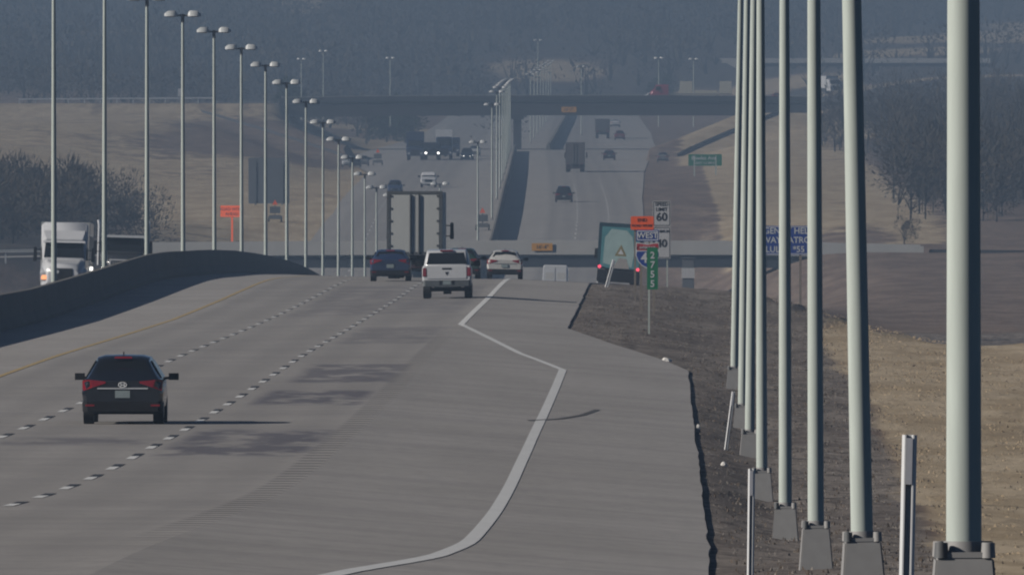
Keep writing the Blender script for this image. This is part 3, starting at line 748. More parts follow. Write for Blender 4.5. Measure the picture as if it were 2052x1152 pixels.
def wheel(root, x, y, r, w, name='wheel'):
    o = MB().cyl((x-w/2, y, r), (x+w/2, y, r), r, n=24).build(name, M_TYRE, root, smooth=35, bevel=.0)
    sx = 1 if x > 0 else -1
    MB().cyl((x+sx*(w/2-.03), y, r), (x+sx*(w/2+.008), y, r), r*.64, r*.6, 16).build('rim', M_RIM, o, smooth=35)
    return o
def wheels(root, hw, ys, r, w):
    for y in ys:
        for s in (-1, 1): wheel(root, s*(hw-w/2-.02), y, r, w)
def car_section(y, hw, zb, zt, roof_hw, zbelt):
    """half outline of a passenger-car body at station y"""
    zbelt = min(zbelt, zt-.03); zm = zb+(zbelt-zb)*.55
    h = [(hw*.86, zb), (hw*.97, zb+.12), (hw, zm), (hw*.975, zbelt-.06), (hw*.93, zbelt), (roof_hw+(hw*.93-roof_hw)*.45, zbelt+(zt-.07-zbelt)*.55 if zt-zbelt > .2 else zbelt+(zt-zbelt)*.4), (roof_hw, zt-.055 if zt-zbelt > .2 else zt-.012), (roof_hw*.72, zt-.008 if zt-zbelt > .2 else zt-.003)]
    return [(x, y, z) for x, z in h]+[(0, y, zt)]+[(-x, y, z) for x, z in reversed(h)]
def lerp3(a, b, t): return tuple(a[i]+(b[i]-a[i])*t for i in range(3))
def quad_on(a, b, c, d, u0, u1, v0, v1, off):
    """patch on the bilinear face a-b-c-d (a,b lower; d,c upper), pushed out"""
    P = lambda u, v: Vector(lerp3(lerp3(a, b, u), lerp3(d, c, u), v))
    q = [P(u0[0], v0), P(u1[0], v0), P(u1[1], v1), P(u0[1], v1)]
    n = (q[1]-q[0]).cross(q[3]-q[0]).normalized()*off
    return [p+n for p in q]+[p-n*1.5 for p in q]
def slab(pts): return MB().add(pts, [(0,1,2,3),(7,6,5,4),(0,4,5,1),(1,5,6,2),(2,6,7,3),(3,7,4,0)])
def make_car(label, paintm, L=4.4, Wd=1.82, H=1.6, belt=.98, rw=.56, front=False, lit=False, tail=None, style='hatch', group=None, badge=True, rear_over=True):
    root = empty('parked_car' if False else 'car', (0,0,0), label=label, cat='car', group=group)
    hw = Wd/2; zb = .30; rr = hw*rw/.9*1.0
    st = [(0.0, hw*.90, zb+.06, belt-.02, hw*.8), (.07, hw*.975, zb, belt+.03, hw*.84), (.20, hw, zb, belt+.09, hw*.80),
          (.62, hw, zb, H-.07, rr), (1.1, hw, zb-.04, H-.01, rr+.02), (2.0, hw, zb-.04, H, rr+.03), (2.65, hw, zb-.04, H-.05, rr+.01), (3.45, hw*.99, zb-.04, belt+.06, hw*.80), (4.05, hw*.96, zb, belt-.03, hw*.76), (L-.12, hw*.88, zb+.02, belt-.18, hw*.66), (L, hw*.78, zb+.06, belt-.27, hw*.58)]
    rings = [car_section(y, a, b, c, d, belt) for y, a, b, c, d in st]
    body = MB().loft(rings).build('body', paintm, root, smooth=38)
    def side(i, k, s): p = rings[i][k]; return (p[0]*s, p[1], p[2])
    # back glass on the sloping hatch
    a, b = side(2, 6, -1), side(2, 6, 1); c, d = side(3, 6, 1), side(3, 6, -1)
    slab(quad_on((-hw*.80,.20,belt+.03),(hw*.80,.20,belt+.03),(rr,.60,H-.11),(-rr,.60,H-.11), (.035,.075), (.965,.925), .03, .93, .03)).build('rear_window', M_GLASS, root)
    a, b = (hw*.78,3.42,belt+.07), (-hw*.78,3.42,belt+.07)
    slab(quad_on(a, b, (-rr,2.68,H-.10), (rr,2.68,H-.10), (.03,.06), (.97,.94), .02, .92, .035)).build('windscreen', M_GLASS, root)
    for s in (-1, 1):
        f = quad_on((s*hw*.93,.70,belt+.01),(s*hw*.93,3.2,belt+.01),(s*(rr+.02),2.62,H-.09),(s*(rr+.02),.85,H-.09), (.02,.04), (.98,.98), .04, .9, .022*s)
        slab(f).build('side_window', M_GLASS, root)
        wing = MB().loft([[(s*(hw+a), 3.02+b, belt+.02+c) for b, c in ((-.06,-.06),(.06,-.05),(.07,.07),(-.05,.09))] for a in (.03,.10,.22,.25)])
        m_ = wing.build('wing_mirror', M_TRIM if paintm is not P_PEARL else M_TRIM, root, smooth=60)
        MB().cyl((s*hw*.9, 3.05, belt-.01), (s*(hw+.06), 3.04, belt+.01), .03).build('mirror_arm', M_TRIM, m_)
    # bumper, lamps, plate
    MB().loft([[(x, y, z) for x, z in ((-hw*k,.27),(hw*k,.27),(hw*k*1.01,.50),(-hw*k*1.01,.50))] for y, k in ((-.035,.86),(-.012,.93),(.10,.985))]).build('rear_bumper', M_TRIM, root, bevel=.01)
    tm = tail or M_TAIL
    for s in (-1, 1):
        pts = [(s*hw*.985,.085,belt-.20),(s*hw*.955,.005,belt-.24),(s*hw*.74,-.022,belt-.17),(s*hw*.42,-.022,belt-.075),(s*hw*.42,-.014,belt-.035),(s*hw*.80,.0,belt+.0),(s*hw*.93,.03,belt+.01),(s*hw*.985,.085,belt-.02)]
        q = [Vector(p) for p in pts]; back = [p+Vector((-s*.03, .07, 0)) for p in q]; n = len(q)
        MB().add(q+back, [tuple(range(n)), tuple(reversed(range(n, 2*n)))]+[(i, n+i, n+(i+1)%n, (i+1)%n) for i in range(n)]).build('tail_light', tm, root)
        MB().box(s*hw*.80-.1, s*hw*.80+.1, -.045, -.02, .40, .44).build('rear_reflector', M_TAIL, root)
        hp = [(s*hw*.86, L-.17, belt-.30),(s*hw*.84, L-.10, belt-.22),(s*hw*.45, L+.012, belt-.31),(s*hw*.45, L+.012, belt-.42),(s*hw*.80, L-.05, belt-.43)]
        q = [Vector(p) for p in hp]; back = [p+Vector((-s*.03, -.1, 0)) for p in q]; n = len(q)
        MB().add(q+back, [tuple(range(n)), tuple(reversed(range(n, 2*n)))]+[(i, n+i, n+(i+1)%n, (i+1)%n) for i in range(n)]).build('headlight', M_HEADON if lit else M_HEAD, root)
        # wheel arches
    MB().box(-hw*.40, hw*.40, L-.02, L+.02, .5, .64).build('grille', M_TRIM, root, bevel=.01)
    MB().box(-hw*.7, hw*.7, L-.06, L+.03, .26, .42, .05, .02).build('front_bumper', M_TRIM, root, bevel=.02)
    MB().box(-hw*.62, hw*.62, -.028, -.005, belt-.205, belt-.175).build('trim_strip', M_CHROME if badge else paintm, root, bevel=.005)
    MB().box(-.165, .165, -.035, -.012, belt-.40, belt-.235).build('number_plate', M_PLATE, root, bevel=.006)
    if badge:
        bd = MB()
        for k in range(20):
            a0, a1 = 2*math.pi*k/20, 2*math.pi*(k+1)/20
            bd.cyl((.088*math.cos(a0), -.03, belt-.11+.056*math.sin(a0)), (.088*math.cos(a1), -.03, belt-.11+.056*math.sin(a1)), .011, n=6)
        bd.box(-.045, -.028, -.036, -.024, belt-.15, belt-.07).box(.028, .045, -.036, -.024, belt-.15, belt-.07).box(-.03, .03, -.036, -.024, belt-.12, belt-.10)
        bd.build('badge', M_BADGE, root)
    MB().box(-.2, .2, .50, .60, H-.075, H-.035, .02, .01).build('high_brake_lamp', M_TAIL, root)
    MB().prism([(.75, H-.02), (.95, H-.02), (.88, H+.07), (.84, H+.07)], 'x', -.012, .012).build('roof_antenna', M_TRIM, root)
    wheels(root, hw, (.82, L-.88), .34, .225)
    MB().box(-hw*.75, hw*.75, .35, L-.4, .22, .34, .05, .05).build('underbody', M_TRIM, root)
    return root
def make_pickup(label, paintm, L=5.8, Wd=2.0, H=1.95, group=None, lit=False, cap=True):
    root = empty('pickup_truck', (0,0,0), label=label, cat='pickup truck', group=group); hw = Wd/2
    sec = lambda y, k, z0, z1: [(-hw*k*.97,y,z0),(hw*k*.97,y,z0),(hw*k,y,z0+.22),(hw*k,y,z1-.15),(hw*k*.965,y,z1),(-hw*k*.965,y,z1),(-hw*k,y,z1-.15),(-hw*k,y,z0+.22)]
    bed = MB().loft([sec(.0,.965,.74,1.30), sec(.06,1,.62,1.33), sec(1.8,1,.55,1.33), sec(1.83,1,.55,1.33)]).build('bed', paintm, root, bevel=.02)
    MB().loft([sec(1.84,1,.5,1.27), sec(4.1,1,.5,1.25), sec(5.3,.97,.55,1.18), sec(L-.08,.9,.62,1.05), sec(L,.84,.66,.98)]).build('body', paintm, root, bevel=.03, smooth=40)
    cabs = lambda y, k, kt, z: [(-hw*k,y,1.24),(hw*k,y,1.24),(hw*(k+kt)/2+.02,y,1.24+(z-1.24)*.5),(hw*kt,y,z-.07),(hw*kt-.07,y,z),(-hw*kt+.07,y,z),(-hw*kt,y,z-.07),(-hw*(k+kt)/2-.02,y,1.24+(z-1.24)*.5)]
    MB().loft([cabs(1.86,.955,.80,H-.05), cabs(2.1,.96,.80,H), cabs(3.4,.96,.80,H), cabs(4.1,.95,.86,1.30)]).build('cab', paintm, root, smooth=35)
    if cap:   # the white canopy over the bed that carries the back window
        MB().loft([[(-hw*.93,y,1.325),(hw*.93,y,1.325),(hw*.80,y,z-.05),(hw*.76,y,z),(-hw*.76,y,z),(-hw*.80,y,z-.05)] for y, z in ((.10,1.33+.02),(.32,H-.03),(1.84,H-.0))]).build('bed_canopy', paintm, root, smooth=35)
        slab(quad_on((-hw*.93,.11,1.36),(hw*.93,.11,1.36),(hw*.78,.315,H-.07),(-hw*.78,.315,H-.07), (.05,.06), (.95,.94), .04, .90, .012)).build('rear_window', M_GLASS, root)
    else: MB().add([(-.72,1.85,1.33),(.72,1.85,1.33),(.62,1.85,H-.17),(-.62,1.85,H-.17)], [(0,1,2,3)]).build('rear_window', M_GLASS, root)
    slab(quad_on((hw*.93,4.08,1.3),(-hw*.93,4.08,1.3),(-hw*.78,3.42,H-.06),(hw*.78,3.42,H-.06), (.04,.06), (.96,.94), .05, .92, .02)).build('windscreen', M_GLASS, root)
    tg = MB().box(-hw*.80, hw*.80, -.02, .0, .80, 1.29).build('tailgate', paintm, root, bevel=.008)
    MB().box(-.19, .19, -.035, -.018, 1.17, 1.235).build('handle', M_TRIM, tg, bevel=.01)
    MB().prism([(-.055,1.02),(0,.94),(.055,1.02),(.05,1.09),(.015,1.065),(-.015,1.065),(-.05,1.09)], 'y', -.03, -.018).build('badge', M_TRIM, tg)
    MB().box(-.26, .26, .25, .33, H-.06, H-.005).build('high_brake_lamp', M_TAIL, root)
    bm = MB().loft([[(x, y, z) for x, z in ((-hw*k,.50),(-.3,.46),(.3,.46),(hw*k,.50),(hw*k,.74),(-hw*k,.74))] for y, k in ((-.16,.90),(-.12,.96),(.04,.98))]).build('rear_bumper', M_STEEL, root, bevel=.015)
    MB().box(-.16, .16, -.17, -.155, .57, .71).build('number_plate', M_PLATE, root)
    for s in (-1, 1):
        MB().box(s*.25-.045, s*.25+.045, -.172, -.155, .56, .73).build('bumper_step', M_TRIM, bm)
        MB().box(min(s*hw*.82, s*hw*.985), max(s*hw*.82, s*hw*.985), -.028, .10, .90, 1.24, .01, .01).build('tail_light', M_TAIL, root, bevel=.012)
        m_ = MB().box(s*(hw+.2)-.13, s*(hw+.2)+.13, 3.62, 3.75, 1.26, 1.50, .01, .01).build('wing_mirror', M_TRIM, root, bevel=.02)
        MB().cyl((s*hw*.92,3.68,1.3),(s*(hw+.12),3.68,1.34),.03).build('mirror_arm', M_TRIM, m_)
        MB().add([(s*hw*.95,2.15,1.3),(s*hw*.955,3.75,1.3),(s*hw*.84,3.35,H-.12),(s*hw*.84,2.2,H-.12)], [(0,1,2,3)]).build('side_window', M_GLASS, root).location = (s*.02, 0, 0)
        MB().box(s*hw*.68-.17, s*hw*.68+.17, L-.06, L+.02, .84, 1.03).build('headlight', M_HEADON if lit else M_HEAD, root, bevel=.02)
    MB().box(-hw*.45, hw*.45, L-.04, L+.03, .68, 1.02).build('grille', M_TRIM, root, bevel=.02)
    MB().box(-hw*.85, hw*.85, L-.1, L+.12, .42, .64).build('front_bumper', M_CHROME, root, bevel=.03)
    MB().box(-.5, .5, -.02, L-.5, .40, .56).box(-.05,.05,-.25,0,.40,.47).box(-hw*.8,hw*.8,1.15,1.33,.28,.44).cyl((-.16,1.24,.34),(.16,1.24,.34),.17).build('chassis', M_TRIM, root)
    wheels(root, hw, (1.24, L-1.0), .40, .28)
    return root
def tractor(root, y0, paintm, h=3.9, sleeper=True, hood=1.3, lamp=None, grille_w=.52, fairing=True, ly=None):
    """road tractor heading +Y, cab back at y0"""
    hw = 1.23; yc = y0+(2.2 if sleeper else 1.5)
    R_ = lambda y, w, z0, z1, r=.16: [(-w,y,z0),(w,y,z0),(w,y,z1-r),(w-r,y,z1),(-w+r,y,z1),(-w,y,z1-r)]
    cab = MB().loft([R_(y0,hw-.02,1.0,h if fairing else 2.95), R_(yc-.9,hw,1.0,h-.02 if fairing else 2.95), R_(yc-.25,hw-.02,1.0,h*.82 if fairing else 2.92), R_(yc+.12,hw-.06,1.0,2.92,.2), R_(yc+.62,hw-.12,1.0,2.05,.2)]).build('cab', paintm, root, bevel=.03, smooth=35)
    yh = yc+.62+hood
    MB().loft([[(-w,y,.62),(w,y,.62),(w,y,z-.25),(w*.8,y,z),(-w*.8,y,z),(-w,y,z-.25)] for y, w, z in ((yc+.5,1.16,2.02),(yc+.62+hood*.5,1.06,1.86),(yh-.15,.93,1.68),(yh,.80,1.5))]).build('hood', paintm, root, bevel=.03, smooth=40)
    slab(quad_on((hw-.14,yc+.60,2.08),(-hw+.14,yc+.60,2.08),(-hw+.14,yc+.15,2.86),(hw-.14,yc+.15,2.86), (.02,.05), (.98,.95), .02, .98, .05)).build('windscreen', M_GLASS, root)
    if fairing: MB().box(-hw+.1, hw-.1, yc+.12, yc+.55, 2.90, 3.02, .05, .1).build('sun_visor', paintm, root, bevel=.02)
    MB().box(-grille_w, grille_w, yh-.02, yh+.03, .78, 1.48, .05, 0).build('grille', M_TRIM, root, bevel=.02)
    MB().loft([[(-w,y,.32),(w,y,.32),(w,y,.74),(-w,y,.74)] for y, w in ((yh-.5,1.2),(yh-.05,1.13),(yh+.12,.85))]).build('front_bumper', paintm, root, bevel=.03)
    for s in (-1, 1):
        # wings over the front wheels, tapering into the lamps
        MB().loft([[(s*a,y,z0),(s*1.22,y,z0),(s*1.22,y,z1-.1),(s*1.1,y,z1),(s*a,y,z1)] for y, a, z0, z1 in ((yh-1.55,.9,.9,1.5),(yh-.8,.85,.95,1.52),(yh-.12,.78,.7,1.25))]).build('fender', paintm, root, bevel=.03, smooth=40)
        MB().box(s*1.0-.16, s*1.0+.16, yh-.14, yh-.06, .84, 1.08, .03, 0).build('headlight', (lamp or M_HEAD), root, bevel=.03)
        m_ = MB().box(s*1.52-.1, s*1.52+.1, yc+.05, yc+.25, 1.85, 2.65, .02, .02).build('wing_mirror', M_TRIM, root, bevel=.03)
        MB().cyl((s*1.2,yc+.1,2.5),(s*1.5,yc+.15,2.5),.025).cyl((s*1.2,yc+.1,2.0),(s*1.5,yc+.15,2.0),.025).build('mirror_arm', M_TRIM, m_)
        MB().box(s*1.245-.01, s*1.245+.01, yc-.75, yc+.1, 1.95, 2.65).build('side_window', M_GLASS, root)
        MB().cyl((s*1.0,y0-.3,.8),(s*1.0,y0+1.2,.8),.32,n=16).build('fuel_tank', M_STEEL, root, smooth=40)
        wheel(root, s*1.05, yh-.85, .5, .3)
        for yy in (y0-.6, y0-1.9): wheel(root, s*.98, yy, .5, .52)
    MB().box(-.42, .42, y0-2.6, yc, .62, .98).build('chassis', M_TRIM, root)
    return yh
M_DOOR = mat('scuffed_white_trailer_door', (.50, .515, .505), .55, var=.10, scale=1.2, streak=(1, 1, .4)); M_FRAME = mat('dark_trailer_frame', (.085, .092, .10), .55, var=.2, scale=3)
M_MAROON = mat('dark_maroon_underride', (.05, .022, .03), .6, var=.2)
def trailer(root, y0, L=15.8, side=M_DOOR, frame=M_FRAME, door=M_DOOR, w=2.58, zt=4.08, zb=1.2, doors=True):
    hw = w/2
    MB().box(-hw, hw, y0+.06, y0+L, zb, zt).build('cargo_box', side, root, bevel=.03)
    fr = MB().box(-hw-.01, -hw+.13, y0, y0+.08, zb-.1, zt+.01).box(hw-.13, hw+.01, y0, y0+.08, zb-.1, zt+.01).box(-hw+.13, hw-.13, y0, y0+.08, zt-.13, zt+.008).box(-hw+.13, hw-.13, y0, y0+.08, zb-.1, zb+.04).build('door_frame', frame, root)
    if doors:
        for s in (-1, 1):
            d = MB().box(min(s*.04, s*(hw-.14)), max(s*.04, s*(hw-.14)), y0+.02, y0+.058, zb+.045, zt-.14).build('door', door, root, bevel=.01)
            MB().cyl((s*.20,y0-.01,zb-.02),(s*.20,y0-.01,zt-.16),.05).build('lock_rod', frame, d)
            for k in range(5):
                z = zb+.3+k*.58; MB().box(min(s*(hw-.02), s*(hw-.26)), max(s*(hw-.02), s*(hw-.21)), y0-.012, y0+.018, z, z+.09).build('hinge', frame, d)
        MB().box(-.045, .045, y0+.015, y0+.07, zb+.045, zt-.14).build('door_seal', door, root)
    MB().box(-1.15, 1.15, y0+.1, y0+.25, .50, .64).box(-.62,-.5,y0+.1,y0+.25,.64,zb-.1).box(.5,.62,y0+.1,y0+.25,.64,zb-.1).build('underride_guard', M_MAROON, root)
    for s in (-1, 1):
        MB().box(s*.95-.14, s*.95+.14, y0-.012, y0+.0, zb-.07, zb+.0).build('tail_light', M_TAIL, root)
        for yy in (y0+1.2, y0+2.5): wheel(root, s*.98, yy, .5, .52)
        MB().box(s*.98-.28, s*.98+.28, y0+.55, y0+.57, .3, 1.05).build('mud_flap', M_TRIM, root)
    MB().box(-.5, .5, y0+.5, y0+L-.5, .95, zb-.03).build('chassis', M_TRIM, root)
def put(o, pxx, D, X=None, heading=0.0, roll=0.0, dz=0.0, z=None):
    if z is not None and 1500 < D < 3300:      # on the far road: stand it where the pavement really reaches that height of view
        by = -z/D; lo, hi = 1760.0, 4000.0
        for _ in range(40):
            m_ = (lo+hi)/2; xx = (pxx-1026)*m_/FOC
            if -zr(xx-cen(m_), m_)/m_ > by: lo = m_
            else: hi = m_
        k_ = max(.95, min(1.16, lo/D)); o.scale = (k_, k_, k_); D = lo; z = None
    x = (pxx-1026)*D/FOC
    g = z if z is not None else zr(x-cen(D), D)
    p = (ZC(D+5)-ZC(D-5))/10; d = Vector((math.sin(heading), math.cos(heading), 0))
    yaw = -(heading+.0078 if D < 1440 else heading)
    o.location = (x, D, g+dz); o.rotation_euler = (math.atan(p)*math.cos(heading), roll-SLOPE(D)*math.cos(heading), yaw)
    return o
# traffic going away, near rise
put(make_car('black crossover with red tail lights, nearest car, driving in the left lane', P_BLACK, 4.35, 1.80, 1.52, badge=True), 245.5, 362)
put(make_pickup('white pickup truck with dark back window, right of the semi trailer', P_WHITE, 5.8, 1.98, 1.96), 896, 662)
put(make_car('dark blue SUV with raised tailgate shape left of the semi trailer', P_BLUE, 4.55, 1.84, 1.44, badge=False, belt=1.0, rw=.60), 782, 744)
put(make_car('off-white hatchback crossover on the crest, right of the white pickup', P_PEARL, 4.5, 1.82, 1.34+.14, badge=False), 1011, 832)
put(make_car('dark green car mostly hidden behind the white pickup', P_GREEN, 4.5, 1.8, 1.5, badge=False), 925, 800)
r = empty('semi_trailer_truck', (0,0,0), label='semi trailer seen from behind with two plain pale doors, behind the blue SUV', cat='semi truck')
trailer(r, 0); tractor(r, 17.6, P_WHITE, 3.8)
put(r, 830.5, 770)
# teal box truck leaning on the exit curve
M_TEAL = mat('teal_printed_door', (.085, .25, .28), .45, var=.35, scale=.9); M_TEALD = mat('deep_teal_box', (.02, .055, .075), .45, var=.2, scale=1.5); M_TEALL = mat('pale_teal_print', (.36, .49, .48), .45, var=.25, scale=1.3); M_GOLD = mat('gold_print', (.26, .22, .10), .5, var=.2, scale=8)
r = empty('box_truck', (0,0,0), label='teal box truck with a printed rear door and lit brake lights, leaning on the crest', cat='box truck')
MB().box(-1.28, 1.28, .05, 7, 1.15, 3.85).build('cargo_box', M_TEALD, r, bevel=.03)
dr = MB().box(-1.1, 1.2, .0, .05, 1.2, 3.62).build('rear_door', M_TEAL, r, bevel=.02)
MB().prism([(-.95,1.5),(-.2,1.32),(.35,1.45),(.75,1.3),(.85,2.2),(.7,3.1),(.35,3.45),(-.55,3.5),(-.9,3.0)], 'y', -.004, -.001).build('printed_panel', M_TEALL, dr)
MB().prism([(-.28,1.95),(.42,1.95),(.07,2.62)], 'y', -.009, -.005).build('printed_triangle', M_GOLD, dr)
MB().prism([(-.1,2.06),(.24,2.06),(.07,2.36)], 'y', -.013, -.01).build('printed_triangle', S_LET, dr)
MB().prism([(-.35,1.22),(.62,1.22),(.42,1.8),(-.02,1.85)], 'y', -.009, -.005).build('printed_base', mat('pale_grey_print', (.36,.34,.32), .5, var=.15, scale=4), dr)
MB().box(-1.25, 1.25, -.12, .3, .42, 1.12, .03, .03).build('tail_lift', M_TRIM, r, bevel=.02)
MB().box(-.5, .5, .3, 8, .65, 1.12).build('chassis', M_TRIM, r)
for s in (-1, 1):
    MB().cyl((s*1.12,-.16,1.22 if s > 0 else 1.28),(s*1.12,-.06,1.22 if s > 0 else 1.28), .10, n=14).build('brake_light', M_TAILON, r)
    wheel(r, s*.92, 1.6, .46, .5); wheel(r, s*1.0, 6.6, .46, .28)
    MB().box(s*1.5-.1, s*1.5+.1, 7.6, 7.75, 1.75, 2.35).build('wing_mirror', M_TRIM, r, bevel=.02)
MB().loft([[(-1.1,y,.7),(1.1,y,.7),(1.1,y,z),(-1.1,y,z)] for y, z in ((7.1,2.6),(8.0,2.6),(8.6,1.9),(9.4,1.7))]).build('cab', P_WHITE, r, bevel=.05)
put(r, 1237, 960, roll=math.radians(1.9), heading=math.radians(1), z=(100-580)*960/FOC)
# cargo van in the dip
r = empty('cargo_van', (0,0,0), label='white high-roofed cargo van low in the dip beneath the near bridge', cat='van')
MB().loft([[(-w,y,.4),(w,y,.4),(w,y,1.3),(w*.93,y,z-.1),(w*.85,y,z),(-w*.85,y,z),(-w*.93,y,z-.1),(-w,y,1.3)] for y, w, z in ((0,.94,2.6),(.1,.97,2.66),(3.6,.97,2.66),(4.3,.95,2.4),(4.9,.93,1.5),(5.6,.85,1.15))]).build('body', P_WHITE, r, smooth=35)
for s in (-1, 1):
    d = MB().box(min(s*.02, s*.84), max(s*.02, s*.84), -.025, -.002, .55, 2.45).build('rear_door', P_WHITE, r, bevel=.015)
    MB().box(s*.43-.3, s*.43+.3, -.03, -.0255, 1.6, 2.1).build('window', M_GLASS if False else P_PEARL, d)
    MB().box(s*.9-.05, s*.9+.05, -.03, .02, .9, 1.35).build('tail_light', M_TAIL, r)
wheels(r, .97, (1.0, 4.7), .36, .24); MB().box(-.9,.9,-.1,.02,.35,.5).build('rear_bumper', M_TRIM, r)
put(r, 1112, 1235, z=(100-531)*1235/FOC-2.66)

# ---------------------------------------------------------------- oncoming carriageway
r = empty('semi_truck', (0,0,0), label='white aerodynamic semi truck coming towards the camera at the far left, amber lamps lit', cat='semi truck')
yh = tractor(r, 0, P_WHITE, 4.05, lamp=M_AMBER, hood=1.2)
MB().loft([[(-w,y,z0),(w,y,z0),(w*.96,y,z1),(-w*.96,y,z1)] for y, w, z0, z1 in ((2.35,1.0,3.02,3.1),(1.9,1.12,3.03,3.45),(1.2,1.17,3.04,3.95))]).build('roof_fairing', P_WHITE, r, bevel=.03)
trailer(r, -16.2, 15.4, side=P_SILV)
MB().cyl((.32,yh+.03,1.28),(.32,yh+.08,1.28),.1,n=12).build('grille_badge', M_CHROME, r)
put(r, 128, 866, heading=math.pi-.02, z=(100-591)*866/FOC); r.scale = (1, 1, .94)
r = empty('dump_truck', (0,0,0), label='black dump truck with two tall chrome exhaust stacks coming towards the camera at left', cat='dump truck')
P_DUMP = paint('charcoal_truck_paint', (.035,.037,.042), .35)
yh = tractor(r, 0, P_DUMP, 2.95, sleeper=False, hood=1.7, fairing=False, lamp=M_HEADON, grille_w=.6)
for s in (-1, 1):
    MB().cyl((s*1.36,-.15,1.2),(s*1.36,-.15,3.55),.075,n=12).cyl((s*1.36,-.15,3.55),(s*1.40,-.2,3.85),.08,.09,n=12).build('exhaust_stack', M_CHROME, r, smooth=40)
for k in range(9): MB().box(-.5+k*.125-.014, -.5+k*.125+.014, yh+.03, yh+.05, .82, 1.44).build('grille_bar', M_CHROME, r)
MB().box(-1.24, 1.24, -6.6, -.45, 1.25, 2.9).build('dump_body', M_TRIM, r, bevel=.04)
MB().box(-.72,-.62,yh+.03,yh+.08,.78,1.56).box(.62,.72,yh+.03,yh+.08,.78,1.56).box(-.62,.62,yh+.03,yh+.08,1.48,1.56).build('grille_surround', M_CHROME, r)
MB().box(-1.15, 1.15, 1.62, 2.15, 2.84, 2.99).build('sun_visor', M_CHROME, r, bevel=.01)
put(r, 245, 905, heading=math.pi-.02, z=(100-573)*905/FOC); r.scale = (1, 1, .93)
GR_ON = None
put(make_car('small dark car coming towards the camera, just above the semi trailer', P_BLUE, 4.6, 1.85, 1.65, lit=False, badge=False), 792, 1960, heading=math.pi, z=(100-388)*1960/FOC)
put(make_pickup('small white pickup coming towards the camera, centre of the far left carriageway', P_WHITE, 5.8, 2.0, 1.9, cap=False), 859, 2060, heading=math.pi, z=(100-375)*2060/FOC)
put(make_car('tiny dark SUV with bright headlights beside the distant trucks', P_BLACK, 4.8, 1.95, 1.8, lit=True, badge=False), 936, 2420, heading=math.pi, z=(100-321)*2420/FOC)
put(make_car('tiny silver car half hidden behind the SUV with bright headlights', P_SILV, 4.6, 1.85, 1.6, badge=False), 951, 2470, heading=math.pi, z=(100-312)*2470/FOC)
def far_truck(label, cabm, boxm, pxx, D, base, group=None, zt=4.05, heading=math.pi, lampm=None, cabh=3.0):
    r = empty('box_truck', (0,0,0), label=label, cat='truck', group=group)
    MB().box(-1.27, 1.27, -9, -.3, 1.1, zt).build('cargo_box', boxm, r, bevel=.05)
    MB().loft([[(-1.2,y,.6),(1.2,y,.6),(1.2,y,z-.15),(1.0,y,z),(-1.0,y,z),(-1.2,y,z-.15)] for y, z in ((-.2,cabh),(1.2,cabh),(1.8,1.9),(2.9,1.7))]).build('cab', cabm, r, smooth=40)
    slab(quad_on((1.1,1.78,1.98),(-1.1,1.78,1.98),(-1.0,1.25,cabh-.15),(1.0,1.25,cabh-.15), (.02,.04), (.98,.96), .02, .98, .05)).build('windscreen', M_GLASS, r)
    MB().box(-.6, .6, 2.88, 2.93, .75, 1.5).build('grille', M_TRIM, r)
    for s in (-1, 1):
        MB().box(s*.9-.15, s*.9+.15, 2.86, 2.95, .85, 1.1).build('headlight', lampm or M_HEAD, r)
        wheel(r, s*1.0, 2.0, .5, .3); wheel(r, s*.95, -6.5, .5, .5)
        MB().box(s*.9-.15, s*.9+.15, -9.04, -9.0, 1.15, 1.35).build('tail_light', M_TAIL, r)
    put(r, pxx, D, heading=heading, z=(100-base)*D/FOC)
    return r
P_NAVY = paint('navy_truck_paint', (.015, .03, .08)); 
far_truck('far dark blue box truck at the left of the distant truck cluster', P_NAVY, P_NAVY, 832, 2350, 321)
far_truck('far truck with a white-topped box behind dark cabs in the distant cluster', P_NAVY, P_WHITE, 890, 2440, 319, zt=4.4, cabh=3.3)
far_truck('low dark flatbed truck with one bright lamp between the two distant trucks', P_BLACK, P_BLACK, 866, 2400, 320, zt=2.4, cabh=2.5, lampm=M_HEADON)
far_truck('far dark truck half hidden behind the white-topped one', P_NAVY, P_NAVY, 905, 2520, 314, zt=2.9, cabh=2.7)
for pxx, pyy, D, pm, lab in ((697,315,2540,P_SILV,'tiny pale car, leftmost on the far left slip road'),(712,316,2530,P_BLACK,'tiny black car between two pale ones on the far left slip road'),(728,315,2545,P_GREY,'tiny grey car, rightmost on the far left slip road')):
    put(make_car(lab, pm, badge=False, group='tiny cars on the far left slip road', lit=False), pxx, D, heading=math.pi, z=zr((pxx-1026)*D/FOC-cen(D), D) if XL(D) < (pxx-1026)*D/FOC-cen(D) else ground_z((pxx-1026)*D/FOC-cen(D), D))
# far right carriageway, going away
put(make_car('hazy dark SUV alone in the middle of the far right carriageway', P_GREY if False else P_BLACK, 4.9, 2.05, 1.85, badge=False), 1130, 1900, z=(100-405)*1900/FOC)
r = empty('semi_trailer_truck', (0,0,0), label='hazy grey semi trailer on the far right carriageway casting a long shadow', cat='semi truck')
M_GREYBOX = mat('drab_trailer_grey', (.075, .07, .072), .6, var=.2, scale=2); M_GREYD = mat('drab_trailer_door', (.10, .09, .092), .6, var=.2, scale=2)
trailer(r, 0, 13, side=M_GREYBOX, door=M_GREYD, frame=M_GREYD); tractor(r, 14.8, P_GREY, 3.8); put(r, 1152, 2290, z=(100-345)*2290/FOC, heading=.012)
put(make_car('small dark car right of the hazy grey semi trailer', P_BLACK, 4.6, 1.85, 1.5, badge=False), 1221, 2470, z=(100-321)*2470/FOC)
far_truck('far dusky truck just below the far overpass, left of a dark red car', P_GREY, M_GREYBOX, 1207, 2880, 277, heading=0, zt=3.4)
